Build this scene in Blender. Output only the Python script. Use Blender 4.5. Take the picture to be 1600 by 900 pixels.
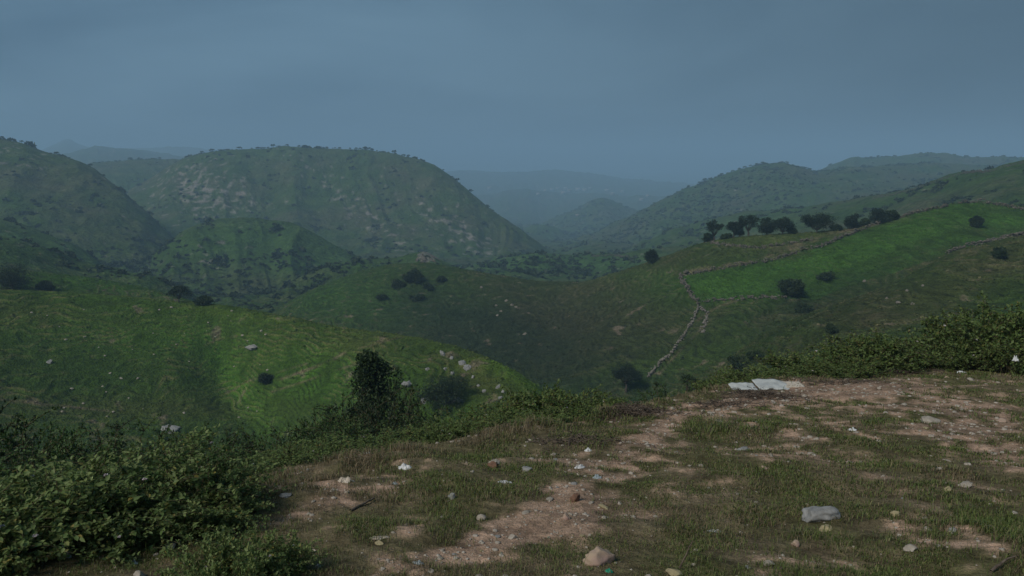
import bpy, math, random
import numpy as np
from math import radians as R
C = bpy.context.scene.collection
for o in list(bpy.data.objects): bpy.data.objects.remove(o)
rng = np.random.default_rng(7); random.seed(7)

# ------------------------------------------------------------ camera, sky, sun
F, CX, CY, PITCH = 1155.0, 800.0, 450.0, R(9.6)
cam_d = bpy.data.cameras.new('camera'); cam = bpy.data.objects.new('camera', cam_d); C.objects.link(cam)
cam_d.sensor_width = 36; cam_d.lens = 36*F/1600; cam_d.clip_start = .05; cam_d.clip_end = 60000
cam.location = (0, 0, 0); cam.rotation_euler = (R(90)-PITCH, 0, 0)
sc = bpy.context.scene; sc.camera = cam
sc.render.resolution_x = 1024; sc.render.resolution_y = 576
sc.view_settings.view_transform = 'Standard'; sc.view_settings.look = 'None'
sc.view_settings.exposure = 0.78; sc.view_settings.gamma = 1
SUN_EL, SUN_AZ = R(43), R(-132)            # azimuth clockwise from +Y
w = bpy.data.worlds.new('World'); sc.world = w; w.use_nodes = True
nt = w.node_tree; N = nt.nodes; L = nt.links; N.clear()
def nd(t, nt_=None, **k):
    n = (nt_ or nt).nodes.new(t)
    for a, b in k.items(): setattr(n, a, b)
    return n
out = nd('ShaderNodeOutputWorld'); bg = nd('ShaderNodeBackground'); L.new(bg.outputs[0], out.inputs[0])
bg.inputs[1].default_value = 0.06
sky = nd('ShaderNodeTexSky', sky_type='NISHITA', sun_disc=False, sun_elevation=SUN_EL, sun_rotation=SUN_AZ)
sky.dust_density = 3; sky.altitude = 600
tc = nd('ShaderNodeTexCoord'); mp = nd('ShaderNodeMapping'); L.new(tc.outputs['Generated'], mp.inputs[0])
mp.inputs['Scale'].default_value = (1, 1, 3.2)
nz = nd('ShaderNodeTexNoise'); nz.inputs['Scale'].default_value = 1.5; nz.inputs['Detail'].default_value = 6; nz.inputs['Roughness'].default_value = .5; nz.inputs['Distortion'].default_value = .4
L.new(mp.outputs[0], nz.inputs[0])
rmp = nd('ShaderNodeValToRGB'); L.new(nz.outputs[0], rmp.inputs[0])
rmp.color_ramp.elements[0].position = .36; rmp.color_ramp.elements[0].color = (0.46, 0.99, 1.62, 1)
rmp.color_ramp.elements[1].position = .66; rmp.color_ramp.elements[1].color = (1.22, 2.14, 2.98, 1)
# the cloud deck is thinner and brighter towards the left of the view
sx = nd('ShaderNodeSeparateXYZ'); L.new(tc.outputs['Generated'], sx.inputs[0])
mr = nd('ShaderNodeMapRange', interpolation_type='SMOOTHSTEP'); L.new(sx.outputs[0], mr.inputs[0])
mr.inputs[1].default_value = -.4; mr.inputs[2].default_value = .75; mr.inputs[3].default_value = 1.1; mr.inputs[4].default_value = .44
mu = nd('ShaderNodeVectorMath', operation='SCALE'); L.new(rmp.outputs[0], mu.inputs[0]); L.new(mr.outputs[0], mu.inputs['Scale'])
mx = nd('ShaderNodeMix', data_type='RGBA'); mx.inputs[0].default_value = .95
L.new(sky.outputs[0], mx.inputs[6]); L.new(mu.outputs[0], mx.inputs[7]); L.new(mx.outputs[2], bg.inputs[0])
sd = bpy.data.lights.new('sun', 'SUN'); so = bpy.data.objects.new('sun', sd); C.objects.link(so)
sd.energy = 1.5; sd.angle = R(16); sd.color = (1, .93, .82)
so.rotation_euler = (R(90)-SUN_EL, 0, -SUN_AZ+math.pi)
so.rotation_euler = (-(R(90)-SUN_EL), 0, -SUN_AZ)   # light arrives from behind the viewer's left shoulder

# ------------------------------------------------------------ tagging helpers
def tag(o, label=None, cat=None, group=None, kind=None):
    for k, v in (('label', label), ('category', cat), ('group', group), ('kind', kind)):
        if v: o[k] = v
    return o
def empty(name, loc, rz=0, s=1):
    o = bpy.data.objects.new(name, None); C.objects.link(o); o.location = loc; o.rotation_euler = (0, 0, rz)
    o.scale = (s, s, s) if np.isscalar(s) else s; o.empty_display_size = .2
    return o
def link(name, me, parent=None, loc=None):
    o = bpy.data.objects.new(name, me); C.objects.link(o)
    if parent: o.parent = parent
    if loc is not None: o.location = loc
    return o
def copy_tree(root, loc, rz=0, s=1, rx=0, ry=0):
    r = root.copy(); C.objects.link(r); r.location = loc; r.rotation_euler = (rx, ry, rz)
    r.scale = (s, s, s) if np.isscalar(s) else s
    for ch in root.children:
        c = ch.copy(); C.objects.link(c); c.parent = r
        for g in ch.children:
            d = g.copy(); C.objects.link(d); d.parent = c
    return r
def np_mesh(name, V, Fc, mat=None, smooth=False, col=None):
    V = np.asarray(V, np.float32).reshape(-1, 3); Fc = np.asarray(Fc, np.int32); k = Fc.shape[1]
    me = bpy.data.meshes.new(name); me.vertices.add(len(V)); me.vertices.foreach_set('co', V.ravel())
    me.loops.add(Fc.size); me.loops.foreach_set('vertex_index', Fc.ravel())
    me.polygons.add(len(Fc)); me.polygons.foreach_set('loop_start', np.arange(0, Fc.size, k, dtype=np.int32))
    me.polygons.foreach_set('loop_total', np.full(len(Fc), k, np.int32))
    if smooth: me.polygons.foreach_set('use_smooth', np.ones(len(Fc), bool))
    me.update(calc_edges=True)
    if col is not None:
        a = me.color_attributes.new('albedo', 'FLOAT_COLOR', 'POINT')
        c4 = np.ones((len(V), 4), np.float32); c4[:, :3] = col; a.data.foreach_set('color', c4.ravel())
    if mat: me.materials.append(mat)
    return me

# ------------------------------------------------------------ noise
def _h(ix, iy, s):
    n = (ix.astype(np.int64)*374761393 + iy.astype(np.int64)*668265263 + s*1274126177) & 0xffffffff
    n = ((n ^ (n >> 13))*1274126177) & 0xffffffff
    n = ((n ^ (n >> 16))*2246822519) & 0xffffffff
    return (n ^ (n >> 15)) & 0xffff
def gn(x, y, s=0):
    x = np.asarray(x, float); y = np.asarray(y, float)
    x0 = np.floor(x); y0 = np.floor(y); fx = x-x0; fy = y-y0
    u = fx*fx*fx*(fx*(fx*6-15)+10); v = fy*fy*fy*(fy*(fy*6-15)+10)
    def g(dx, dy):
        a = _h(x0+dx, y0+dy, s)*(2*math.pi/65536)
        return np.cos(a)*(fx-dx)+np.sin(a)*(fy-dy)
    a = g(0, 0); b = g(1, 0); c = g(0, 1); d = g(1, 1)
    return 1.5*((a*(1-u)+b*u)*(1-v)+(c*(1-u)+d*u)*v)
def fbm(x, y, s=0, o=4, p=.5):
    t = 0; a = 1; f = 1
    for i in range(o): t = t+a*gn(x*f+i*17.3, y*f-i*9.1, s+i); a *= p; f *= 2.03
    return t
def ridged(x, y, s=0, o=4):
    t = 0; a = 1; f = 1
    for i in range(o): t = t+a*(1-2*np.abs(gn(x*f+i*7.7, y*f+i*3.1, s+i))); a *= .5; f *= 2.1
    return t/2
def sst(a, b, x):
    t = np.clip((x-a)/(b-a), 0, 1); return t*t*(3-2*t)

# ------------------------------------------------------------ where a photo pixel looks
def ray(px, py):
    a = (np.asarray(px, float)-CX)/F; b = (np.asarray(py, float)-CY)/F
    y = math.cos(PITCH)-b*math.sin(PITCH); z = -math.sin(PITCH)-b*math.cos(PITCH)
    h = np.hypot(a, y); return np.arctan2(a, y), z/h         # azimuth, slope
def project(x, y, z):
    d = y*math.cos(PITCH)-z*math.sin(PITCH); u = y*math.sin(PITCH)+z*math.cos(PITCH)
    d = np.where(d < .1, .1, d)
    return CX+F*x/d, CY-F*u/d

# ------------------------------------------------------------ the land: each hill = toe / (mid) / crest lines given as (px, py, distance)
HILLS = {
 'near_left': dict(
   crest=[(-500,440,235),(-200,448,215),(0,455,205),(100,457,203),(270,470,195),(330,474,190),(400,485,184),(500,506,170),(600,519,155),(700,538,142),(760,558,132),(800,577,125),(845,605,118),(900,655,112)],
   mid=[(-500,560,190),(0,560,173),(150,562,172),(260,566,172),(340,575,174),(400,590,163),(470,596,152),(560,592,140),(640,594,128),(720,600,120),(800,612,113),(845,624,110),(900,670,106)],
   toe=[(-500,700,160),(0,680,150),(250,682,149),(380,682,148),(440,684,142),(500,696,128),(620,690,114),(720,672,104),(800,660,102),(850,655,101),(900,690,100)]),
 'left_low': dict(
   crest=[(-400,405,280),(0,418,262),(60,424,258),(140,432,252),(220,447,246),(262,458,242),(310,474,236),(360,500,230)],
   toe=[(-400,500,225),(0,500,215),(360,530,215)]),
 'left_mid': dict(
   crest=[(-400,330,440),(0,367,420),(50,381,412),(130,411,400),(200,427,390),(262,441,380),(300,458,372),(340,485,365)],
   toe=[(-400,440,320),(0,445,310),(340,520,310)]),
 'left_back': dict(
   crest=[(-400,310,600),(0,344,560),(25,350,555),(60,362,550),(100,377,540),(130,391,530),(152,408,520),(175,432,515)],
   toe=[(-400,420,450),(0,410,440),(180,460,440)]),
 'left_high': dict(
   crest=[(-500,170,1100),(-200,200,1050),(0,219,1000),(40,228,980),(70,240,960),(110,250,940),(140,262,920),(165,280,890),(190,301,865),(215,321,840),(240,343,815),(270,371,780),(300,398,755),(340,430,730),(380,455,710)],
   mid=[(-500,320,800),(0,320,760),(100,335,740),(170,355,720),(240,385,690),(300,425,670),(380,470,650)],
   toe=[(-500,420,600),(0,420,600),(150,430,600),(300,465,600),(380,490,600)]),
 'big_round': dict(
   crest=[(200,300,1330),(240,276,1320),(270,256,1290),(300,243,1270),(330,237,1250),(380,233,1230),(450,231,1220),(540,234,1200),(600,239,1180),(640,247,1150),(680,261,1110),(710,281,1080),(740,305,1050),(780,338,1010),(820,364,985),(850,383,960),(880,402,940),(910,425,930)],
   mid=[(200,360,1010),(260,350,980),(330,345,960),(400,330,980),(500,335,970),(600,340,950),(700,350,920),(780,380,890),(850,400,880),(910,440,870)],
   toe=[(200,430,760),(300,440,720),(450,440,700),(600,440,700),(750,430,740),(850,430,800),(910,470,800)]),
 'back_saddle': dict(
   crest=[(60,290,1700),(120,263,1700),(150,258,1680),(200,253,1650),(250,249,1620),(290,249,1600),(340,252,1600)],
   toe=[(60,360,1200),(340,370,1200)]),
 'green_knoll': dict(
   crest=[(200,440,620),(240,400,640),(280,366,650),(310,350,655),(350,341,660),(400,340,655),(440,346,645),(480,360,630),(510,376,615),(545,396,600),(590,415,590),(650,440,580)],
   mid=[(200,465,540),(280,420,540),(400,400,545),(500,420,530),(650,455,520)],
   toe=[(200,490,440),(400,480,430),(650,480,440)]),
 'spur': dict(
   crest=[(380,492,430),(420,470,440),(450,448,450),(490,425,462),(540,411,475),(590,405,480),(630,401,485),(660,396,485),(690,408,480),(730,425,470),(780,450,460)],
   toe=[(380,520,360),(780,480,380)]),
 'green_valley': dict(
   crest=[(620,440,600),(680,420,620),(740,412,640),(800,403,650),(850,396,650),(900,398,640),(950,399,620),(1000,394,600),(1060,386,590),(1120,384,580),(1200,400,580)],
   toe=[(620,470,420),(900,455,400),(1200,440,420)]),
 'saddle_hill': dict(
   crest=[(380,520,330),(430,486,325),(470,462,325),(520,439,328),(580,420,330),(620,412,330),(660,411,328),(700,416,322),(780,430,305),(850,440,292),(900,440,284),(960,427,272),(1040,400,256),(1100,379,246),(1150,371,242),(1200,367,240),(1290,361,240),(1340,353,244),(1400,339,252),(1450,326,262),(1500,317,275),(1530,314,285),(1600,322,290),(1800,310,300)],
   mid=[(380,530,280),(520,485,270),(640,480,262),(750,500,235),(850,505,222),(960,500,200),(1040,480,196),(1100,465,195),(1200,455,195),(1300,440,200),(1400,405,216),(1500,372,235),(1600,360,250),(1800,350,255)],
   toe=[(380,560,235),(640,575,200),(750,600,175),(850,620,158),(1000,625,150),(1100,610,148),(1200,570,150),(1300,530,160),(1400,490,175),(1500,460,190),(1600,440,205),(1800,430,215)]),
 'right_spur': dict(
   crest=[(1100,600,120),(1160,548,128),(1220,510,140),(1290,482,150),(1360,457,160),(1430,424,172),(1480,398,182),(1540,380,192),(1600,367,200),(1800,340,215)],
   mid=[(1100,615,112),(1220,560,116),(1360,520,122),(1480,480,135),(1600,460,145),(1800,440,150)],
   toe=[(1100,650,95),(1220,620,92),(1360,600,92),(1480,580,95),(1600,560,98),(1800,550,100)]),
 'right_upper': dict(
   crest=[(900,440,950),(960,402,940),(1010,379,930),(1060,358,910),(1128,339,870),(1229,330,800),(1296,320,740),(1364,309,690),(1431,294,640),(1465,281,615),(1506,269,590),(1545,267,575),(1570,259,565),(1600,253,560),(1800,225,540)],
   mid=[(900,450,760),(1060,385,720),(1200,352,660),(1364,335,560),(1465,315,500),(1600,290,470),(1800,270,450)],
   toe=[(900,470,640),(1060,420,600),(1200,390,520),(1400,370,420),(1600,345,370),(1800,330,360)]),
 'right_far': dict(
   crest=[(840,425,1480),(880,392,1500),(920,370,1510),(960,350,1520),(1000,333,1520),(1040,313,1520),(1080,293,1520),(1120,277,1510),(1160,264,1500),(1200,258,1500),(1222,256,1490),(1245,261,1480),(1275,270,1500),(1310,267,1560),(1360,262,1620),(1420,258,1660),(1500,258,1680),(1600,262,1680),(1750,262,1680)],
   mid=[(840,432,1280),(960,380,1240),(1060,345,1200),(1200,310,1180),(1300,305,1180),(1500,300,1250),(1750,300,1250)],
   toe=[(840,450,1100),(1060,400,1000),(1500,360,950),(1750,350,950)]),
 'right_farther': dict(
   crest=[(1180,300,2200),(1240,278,2200),(1280,268,2190),(1310,256,2180),(1340,249,2170),(1400,245,2160),(1440,241,2150),(1480,243,2150),(1520,246,2150),(1560,246,2150),(1600,249,2150),(1800,240,2150)],
   toe=[(1180,330,1600),(1800,320,1600)]),
 'valley_cone': dict(
   crest=[(780,395,2200),(820,360,2250),(860,342,2300),(900,326,2320),(925,314,2330),(940,311,2330),(955,315,2330),(985,328,2320),(1030,345,2300),(1080,380,2250)],
   toe=[(780,400,1700),(900,385,1650),(1080,395,1700)]),
 'valley_knoll': dict(
   crest=[(790,385,1700),(815,362,1720),(840,351,1730),(865,353,1730),(890,366,1720),(920,392,1700)],
   toe=[(790,400,1400),(920,410,1400)]),
 'far_ridge': dict(
   crest=[(600,300,5200),(680,273,5400),(740,266,5500),(770,268,5500),(800,270,5500),(860,267,5600),(920,272,5600),(1000,282,5600),(1080,288,5600),(1200,290,5600)],
   toe=[(600,315,3900),(1200,315,3900)]),
 'far_low': dict(
   crest=[(640,310,3500),(700,300,3600),(760,306,3600),(820,297,3700),(900,302,3700),(980,308,3600),(1080,312,3500)],
   toe=[(640,340,2700),(1080,345,2700)]),
 'left_far_green': dict(
   crest=[(60,262,3600),(110,242,3600),(160,234,3600),(200,235,3600),(240,240,3600),(300,246,3600),(400,252,3600)],
   toe=[(60,275,2600),(400,275,2600)]),
 'left_peak': dict(
   crest=[(-300,225,6000),(0,235,6000),(60,236,6000),(85,226,6000),(105,219,6000),(125,227,6000),(150,233,6000),(230,233,6000),(280,231,6000),(350,240,6000),(450,255,6000)],
   toe=[(-300,262,4600),(450,265,4600)]),
}
NAMES = list(HILLS)
CURV = {}
for nme, h in HILLS.items():
    CURV[nme] = {}
    for k, pts in h.items():
        a = np.array(pts, float); th, wv = ray(a[:, 0], a[:, 1]); o = np.argsort(th)
        CURV[nme][k] = (th[o], wv[o], a[o, 2])
def smooth_interp(x, xp, fp):      # piecewise cubic through the points, so that ridge lines curve
    x = np.asarray(x, float)
    d = np.diff(fp)/np.diff(xp); m = np.zeros(len(xp)); m[0] = d[0]; m[-1] = d[-1]
    s = d[:-1]*d[1:]; m[1:-1] = np.where(s > 0, 2*s/np.where(np.abs(d[:-1]+d[1:]) < 1e-9, 1e-9, d[:-1]+d[1:]), 0)
    xc = np.clip(x, xp[0], xp[-1]); i = np.clip(np.searchsorted(xp, xc)-1, 0, len(xp)-2)
    hh = xp[i+1]-xp[i]; t = (xc-xp[i])/hh
    return ((2*t**3-3*t**2+1)*fp[i]+(t**3-2*t**2+t)*hh*m[i]+(-2*t**3+3*t**2)*fp[i+1]+(t**3-t**2)*hh*m[i+1])
EDGE = np.array([(-700,870),(-200,860),(0,845),(200,830),(300,815),(380,775),(450,752),(530,738),(640,715),(720,703),(800,690),(880,672),(950,652),(1000,640),(1080,622),(1150,606),(1250,597),(1320,590),(1400,581),(1480,572),(1600,566),(1900,560),(2300,555)], float)
PA, PB = 1.55, .19
eth, ew = ray(EDGE[:, 0], EDGE[:, 1])
ere = PA/(-ew-PB*np.cos(eth))      # distance where the sight line meets the sloping shelf
def layers(th, r):
    """height of every hill at azimuth th, distance r (broadcast) -> list of z, and closeness to crest"""
    Z = []; U = []
    for nme in NAMES:
        c = CURV[nme]; th_c, wc, rc = c['crest']
        W2 = smooth_interp(th, th_c, wc); R2 = smooth_interp(th, th_c, rc)
        t0, w0, r0 = c['toe']; W0 = smooth_interp(th, t0, w0); R0 = smooth_interp(th, t0, r0)
        if 'mid' in c:
            t1, w1, r1 = c['mid']; W1 = smooth_interp(th, t1, w1); R1 = smooth_interp(th, t1, r1)
        else: W1 = W0+(W2-W0)*.62; R1 = R0+(R2-R0)*.5
        R0 = np.minimum(R0, R2*.95); R1 = np.clip(R1, R0+.05*(R2-R0), R2-.05*(R2-R0))
        d0 = (W1-W0)/(R1-R0); d1 = (W2-W1)/(R2-R1); m1 = np.where(d0*d1 > 0, 2*d0*d1/(d0+d1+1e-12), 0)
        def her(t, a, b, ma, mb, H): return (2*t**3-3*t**2+1)*a+(t**3-2*t**2+t)*H*ma+(-2*t**3+3*t**2)*b+(t**3-t**2)*H*mb
        ta = np.clip((r-R0)/(R1-R0), 0, 1); tb = np.clip((r-R1)/(R2-R1), 0, 1)
        wa = her(ta, W0, W1, d0, m1, R1-R0); wb = her(tb, W1, W2, m1, 0, R2-R1)
        wv = np.where(r < R1, wa, wb)
        s = np.maximum(R2-R0, .15*R2)
        q = np.maximum(r-R2, 0)/s; wv = wv-(W2-W0+.03)*(np.sqrt(q*q+.09)-.3)*1.3
        z = wv*r-np.maximum(R0-r, 0)*.35
        over = np.maximum(th_c[0]-th, 0)+np.maximum(th-th_c[-1], 0)
        z = z-over*r*.45
        Z.append(z); U.append(np.clip(1-np.abs(r-R2)/(.35*s), 0, 1))
    return Z, U
def shelf(th, r):
    re = np.interp(th, eth, ere); cy = np.cos(th)
    q = np.maximum(r-re, 0); drop = np.interp(th, [-.6, 0, .35, .7], [.47, .47, .44, .41])
    soft = np.sqrt(q*q+.25)-.5
    z = -(PA+PB*np.minimum(r, re)*cy)-soft*drop
    return z-sst(60, 220, r)*80
def terrain(th, r, full=False):
    th = np.asarray(th, float); r = np.asarray(r, float); th, r = np.broadcast_arrays(th, r)
    x = r*np.sin(th); y = r*np.cos(th)
    Z, U = layers(th, r)
    base = np.interp(r, [0, 60, 150, 300, 700, 1500, 3000, 6000, 12000, 30000], [-30, -45, -58, -62, -95, -150, -235, -240, -190, -150])
    base = base+fbm(x/900, y/900, 50, 3)*sst(1500, 3500, r)*28
    S = shelf(th, r)
    A = [base, S]+Z; K = np.argmax(np.stack(A), 0)
    z = A[0]; u = np.zeros_like(z); kk = .012*r+.05
    for i, a in enumerate(A[1:]):
        h = np.clip(.5+.5*(a-z)/kk, 0, 1); bump = kk*h*(1-h)*.6
        if i > 0: u = np.where(a > z, U[i-1], u)
        z = z*(1-h)+a*h+bump*(1-u)
    z0 = z
    # relief, kept low where it would break a crest line
    far = sst(280, 420, r); mid = sst(25, 90, r)*(1-far); near = 1-sst(18, 60, r); cr = 1-.85*u**2
    wx = x+30*gn(x/160, y/160, 3); wy = y+30*gn(x/160, y/160, 4)
    big = np.clip(r/1200, .35, 3)
    z = z+far*cr*(ridged(wx/(150*big), wy/(150*big), 11, 4)-.35)*22*big*.8
    z = z+far*(.25+.75*cr)*(fbm(x/30, y/30, 21, 3)*1.6+ridged(x/55, y/55, 25, 3)*2.2*big)
    z = z+mid*cr*(fbm(x/34, y/34, 31, 3)*1.5)
    z = z+mid*(.3+.7*cr)*(fbm(x/7, y/7, 33, 3)*.28)
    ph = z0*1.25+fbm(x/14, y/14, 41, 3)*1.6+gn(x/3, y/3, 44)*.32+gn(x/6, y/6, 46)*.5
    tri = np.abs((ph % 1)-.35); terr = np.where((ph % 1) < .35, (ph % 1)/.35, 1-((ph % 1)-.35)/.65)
    tamp = .46*(.55+.45*fbm(x/25, y/25, 45, 2))
    z = z+mid*(.5+.5*cr)*(terr-.5)*tamp*1.5
    rut = fbm(x/1.6+.3*y, y/1.1, 61, 3)
    z = z+near*(rut*.055+fbm(x/.35, y/.35, 66, 3)*.016)*sst(.5, 2.5, r)
    if full: return z, K, u, ph, x, y
    return z
# grid
cols = np.concatenate([np.linspace(-math.pi, R(-75), 50, endpoint=False), np.linspace(R(-75), R(-42), 150, endpoint=False), np.linspace(R(-42), R(42), 1130), np.linspace(R(42), R(75), 151)[1:], np.linspace(R(75), math.pi, 51)[1:]])
rows = np.concatenate([np.array([0.15, .5]), np.exp(np.linspace(math.log(1.1), math.log(20), 420, endpoint=False)), np.exp(np.linspace(math.log(20), math.log(110), 130, endpoint=False)),
    np.exp(np.linspace(math.log(110), math.log(330), 520, endpoint=False)), np.exp(np.linspace(math.log(330), math.log(2400), 420, endpoint=False)), np.exp(np.linspace(math.log(2400), math.log(14000), 90))])
TH, RR = cols[:, None], rows[None, :]
Zg, Kg, Ug, PH, Xg, Yg = terrain(TH, RR, True)
PXg, PYg = project(Xg, Yg, Zg)
wmax = np.maximum.accumulate(Zg/RR, axis=1); VIS = (Zg/RR >= wmax-.004) & (np.abs(TH) < R(37)) & (PYg > -50)

# from here on heights are read off the finished grid, so things stand exactly on the mesh
def gz(x, y):
    th = np.arctan2(x, y); r_ = np.hypot(x, y)
    ci = np.clip(np.searchsorted(cols, th)-1, 0, len(cols)-2); ri = np.clip(np.searchsorted(rows, r_)-1, 0, len(rows)-2)
    a_ = np.clip((th-cols[ci])/(cols[ci+1]-cols[ci]), 0, 1); b_ = np.clip((r_-rows[ri])/(rows[ri+1]-rows[ri]), 0, 1)
    return (Zg[ci, ri]*(1-a_)+Zg[ci+1, ri]*a_)*(1-b_)+(Zg[ci, ri+1]*(1-a_)+Zg[ci+1, ri+1]*a_)*b_
def hit(px, py, rmin=1.5, rmax=13000):
    th, wv = ray(px, py); th = float(th); wv = float(wv); ci = int(np.clip(np.searchsorted(cols, th)-1, 0, len(cols)-2)); a_ = (th-cols[ci])/(cols[ci+1]-cols[ci])
    z = Zg[ci]*(1-a_)+Zg[ci+1]*a_; d = z-wv*rows; m = np.where((d >= 0) & (rows > rmin))[0]; i = int(m[0]) if len(m) else int(np.argmax(z/rows))
    r_ = rows[i]
    if i > 0 and d[i-1] < 0 and rows[i-1] > rmin*.9 and d[i] > d[i-1]: f = -d[i-1]/(d[i]-d[i-1]); r_ = rows[i-1]+(rows[i]-rows[i-1])*np.clip(f, 0, 1)
    x, y = r_*math.sin(th), r_*math.cos(th); return np.array([x, y, float(gz(x, y))]), float(r_)
def at_r(px, r_, py=500):
    th, _ = ray(px, py); th = float(th); x, y = r_*math.sin(th), r_*math.cos(th); return np.array([x, y, float(gz(x, y))])

# albedo of the ground cover, with some hill light and shade painted in
def blob(px, py, sx, sy, ang=0, rmin=0, rmax=1e9):
    c, s = math.cos(R(ang)), math.sin(R(ang)); dx = PXg-px; dy = PYg-py
    a = (dx*c+dy*s)/sx; b = (-dx*s+dy*c)/sy
    return np.exp(-(a*a+b*b))*((RR >= rmin) & (RR <= rmax))
def lerp(a, b, t): return a*(1-t[..., None])+np.array(b)*t[..., None]
GREEN, BRIGHT, DRY, DARK, SOIL, ROCK = (.046,.088,.018), (.062,.165,.020), (.088,.086,.038), (.022,.040,.015), (.39,.265,.19), (.34,.29,.28)
n1 = fbm(Xg/22, Yg/22, 71, 4); n2 = fbm(Xg/5, Yg/5, 75, 3); n3 = fbm(Xg/120, Yg/120, 78, 4); n4 = fbm(Xg/.9, Yg/.9, 81, 4); n5 = fbm(Xg/.28, Yg/.28, 85, 3)
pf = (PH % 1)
col = np.zeros(Zg.shape+(3,)); col[:] = GREEN
nearw = 1-sst(20, 45, RR); farw = sst(300, 500, RR)+0*Zg; midw = (1-farw)*(1-nearw)
# middle hills
dry = np.clip(.14+.5*n1+.3*n2-.25*(Kg == 2+NAMES.index('near_left')), 0, 1)*midw
dry = np.clip(dry+.7*blob(1420,480,260,50,-25,90,240)+.8*blob(900,500,190,80,0,150,320)+.5*blob(1120,400,170,18,-12,150,300)-.7*blob(1180,440,140,26,-4,150,300)-.8*blob(1350,385,170,22,-20,180,300)-.7*blob(640,470,110,50,0,200,340)+.4*blob(60,490,260,18,5,150,240)+.5*blob(200,640,260,20,0,120,200)+.6*blob(560,540,60,24,0,100,200)+.6*blob(750,590,70,30,35,95,170), 0, 1)*midw
col = lerp(col, DRY, dry*.75)
br = np.clip(.75*blob(540,462,90,34,0,200,340)+.9*blob(1180,440,150,24,-4,150,300)+.95*blob(1380,375,190,20,-22,190,300)+.8*blob(1560,345,70,10,0,200,320)+.8*blob(370,600,26,80,-38,100,200)+.55*blob(250,520,200,40,5,130,240)+.6*blob(500,590,90,50,0,100,170)+.5*blob(640,470,110,55,0,200,340)+.7*blob(800,575,60,14,28,95,170)+.6*blob(150,445,150,16,8,190,300)+.5*blob(1300,560,110,16,-20,90,200)+.35*blob(1000,430,180,10,0,220,330), 0, 1)*midw*np.clip(.8+.5*n2+.3*n1, 0, 1)
col = lerp(col, BRIGHT, br*.9)
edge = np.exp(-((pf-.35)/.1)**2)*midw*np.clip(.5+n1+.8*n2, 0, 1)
col = lerp(col, (.15,.135,.075), edge*.7)  # dry grass on terrace edges, its pale tone also boosting weak relief light
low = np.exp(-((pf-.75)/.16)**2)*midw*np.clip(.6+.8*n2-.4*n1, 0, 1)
col = lerp(col, (.026,.036,.016), low*.75)  # terrace lows darkened in albedo, painted shade under each step
# far hills
sad_shade = np.clip(blob(820,520,260,75,0,170,340)*1.1+blob(640,440,200,30,0,200,340)*.3+blob(1300,480,150,60,-20,90,230)*.6, 0, 1)
col = lerp(col, (.038,.044,.026), sad_shade*midw*.6)  # viewer-facing slope of the saddle hill: shade put into the albedo
rim = np.clip(blob(700,545,190,14,22,95,180)+blob(380,492,180,9,8,150,230)*.7, 0, 1); col = lerp(col, (.075,.125,.024), rim*midw*.7)  # ridge line lightened in albedo, like light catching the crest
flank_shade = np.clip(blob(760,515,170,42,14,170,340)*1.2+blob(860,590,200,40,10,130,300)*.9, 0, 1); col = lerp(col, (.024,.040,.021), flank_shade*midw*.7)  # low flanks of the saddle hill darkened further, shade painted in
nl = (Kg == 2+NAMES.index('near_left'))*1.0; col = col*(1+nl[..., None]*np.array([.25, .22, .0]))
col = lerp(col, (.105,.135,.030), nl*sst(.72, 1.0, Ug)*.55*np.clip(.8+n2, 0, 1))  # yellow-green crest grass, brightened as painted light towards the top
fb = farw*np.clip(.35+.6*n3+.45*n1, 0, 1)
col = lerp(col, (.085,.082,.05), fb*.75)
gr = np.clip(blob(420,380,120,50,0,500,700)*1.1+blob(500,400,60,22,0,400,700)+blob(870,410,220,22,0,330,700)*1.2+blob(60,390,180,40,10,300,600)*1.1+blob(220,450,120,25,10,280,500)+blob(860,360,40,14,0,1500,2000)+blob(450,240,220,14,0,1000,1400)*.6+blob(1150,350,120,16,-8,500,1000)*.8, 0, 1)
col = lerp(col, (.05,.105,.026), gr*farw*.85)
sl = np.abs(np.gradient(Zg, axis=1)/np.maximum(np.gradient(RR*np.ones_like(Zg), axis=1), 1e-3))
rk = np.clip((fbm(Xg/11, Yg/11, 91, 4)*1.25+blob(320,300,90,50,20,800,1350)*1.1+blob(320,410,60,30,0,450,900)*.7+blob(560,330,130,24,40,800,1300)*.8+blob(720,365,110,22,35,800,1200)*1.0+blob(20,240,50,24,20,700,1200)*.6+blob(665,398,16,14,0,430,520)*2.2-1.0)*2.6, 0, 1)*farw
col = lerp(col, ROCK, rk*.55)
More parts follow.
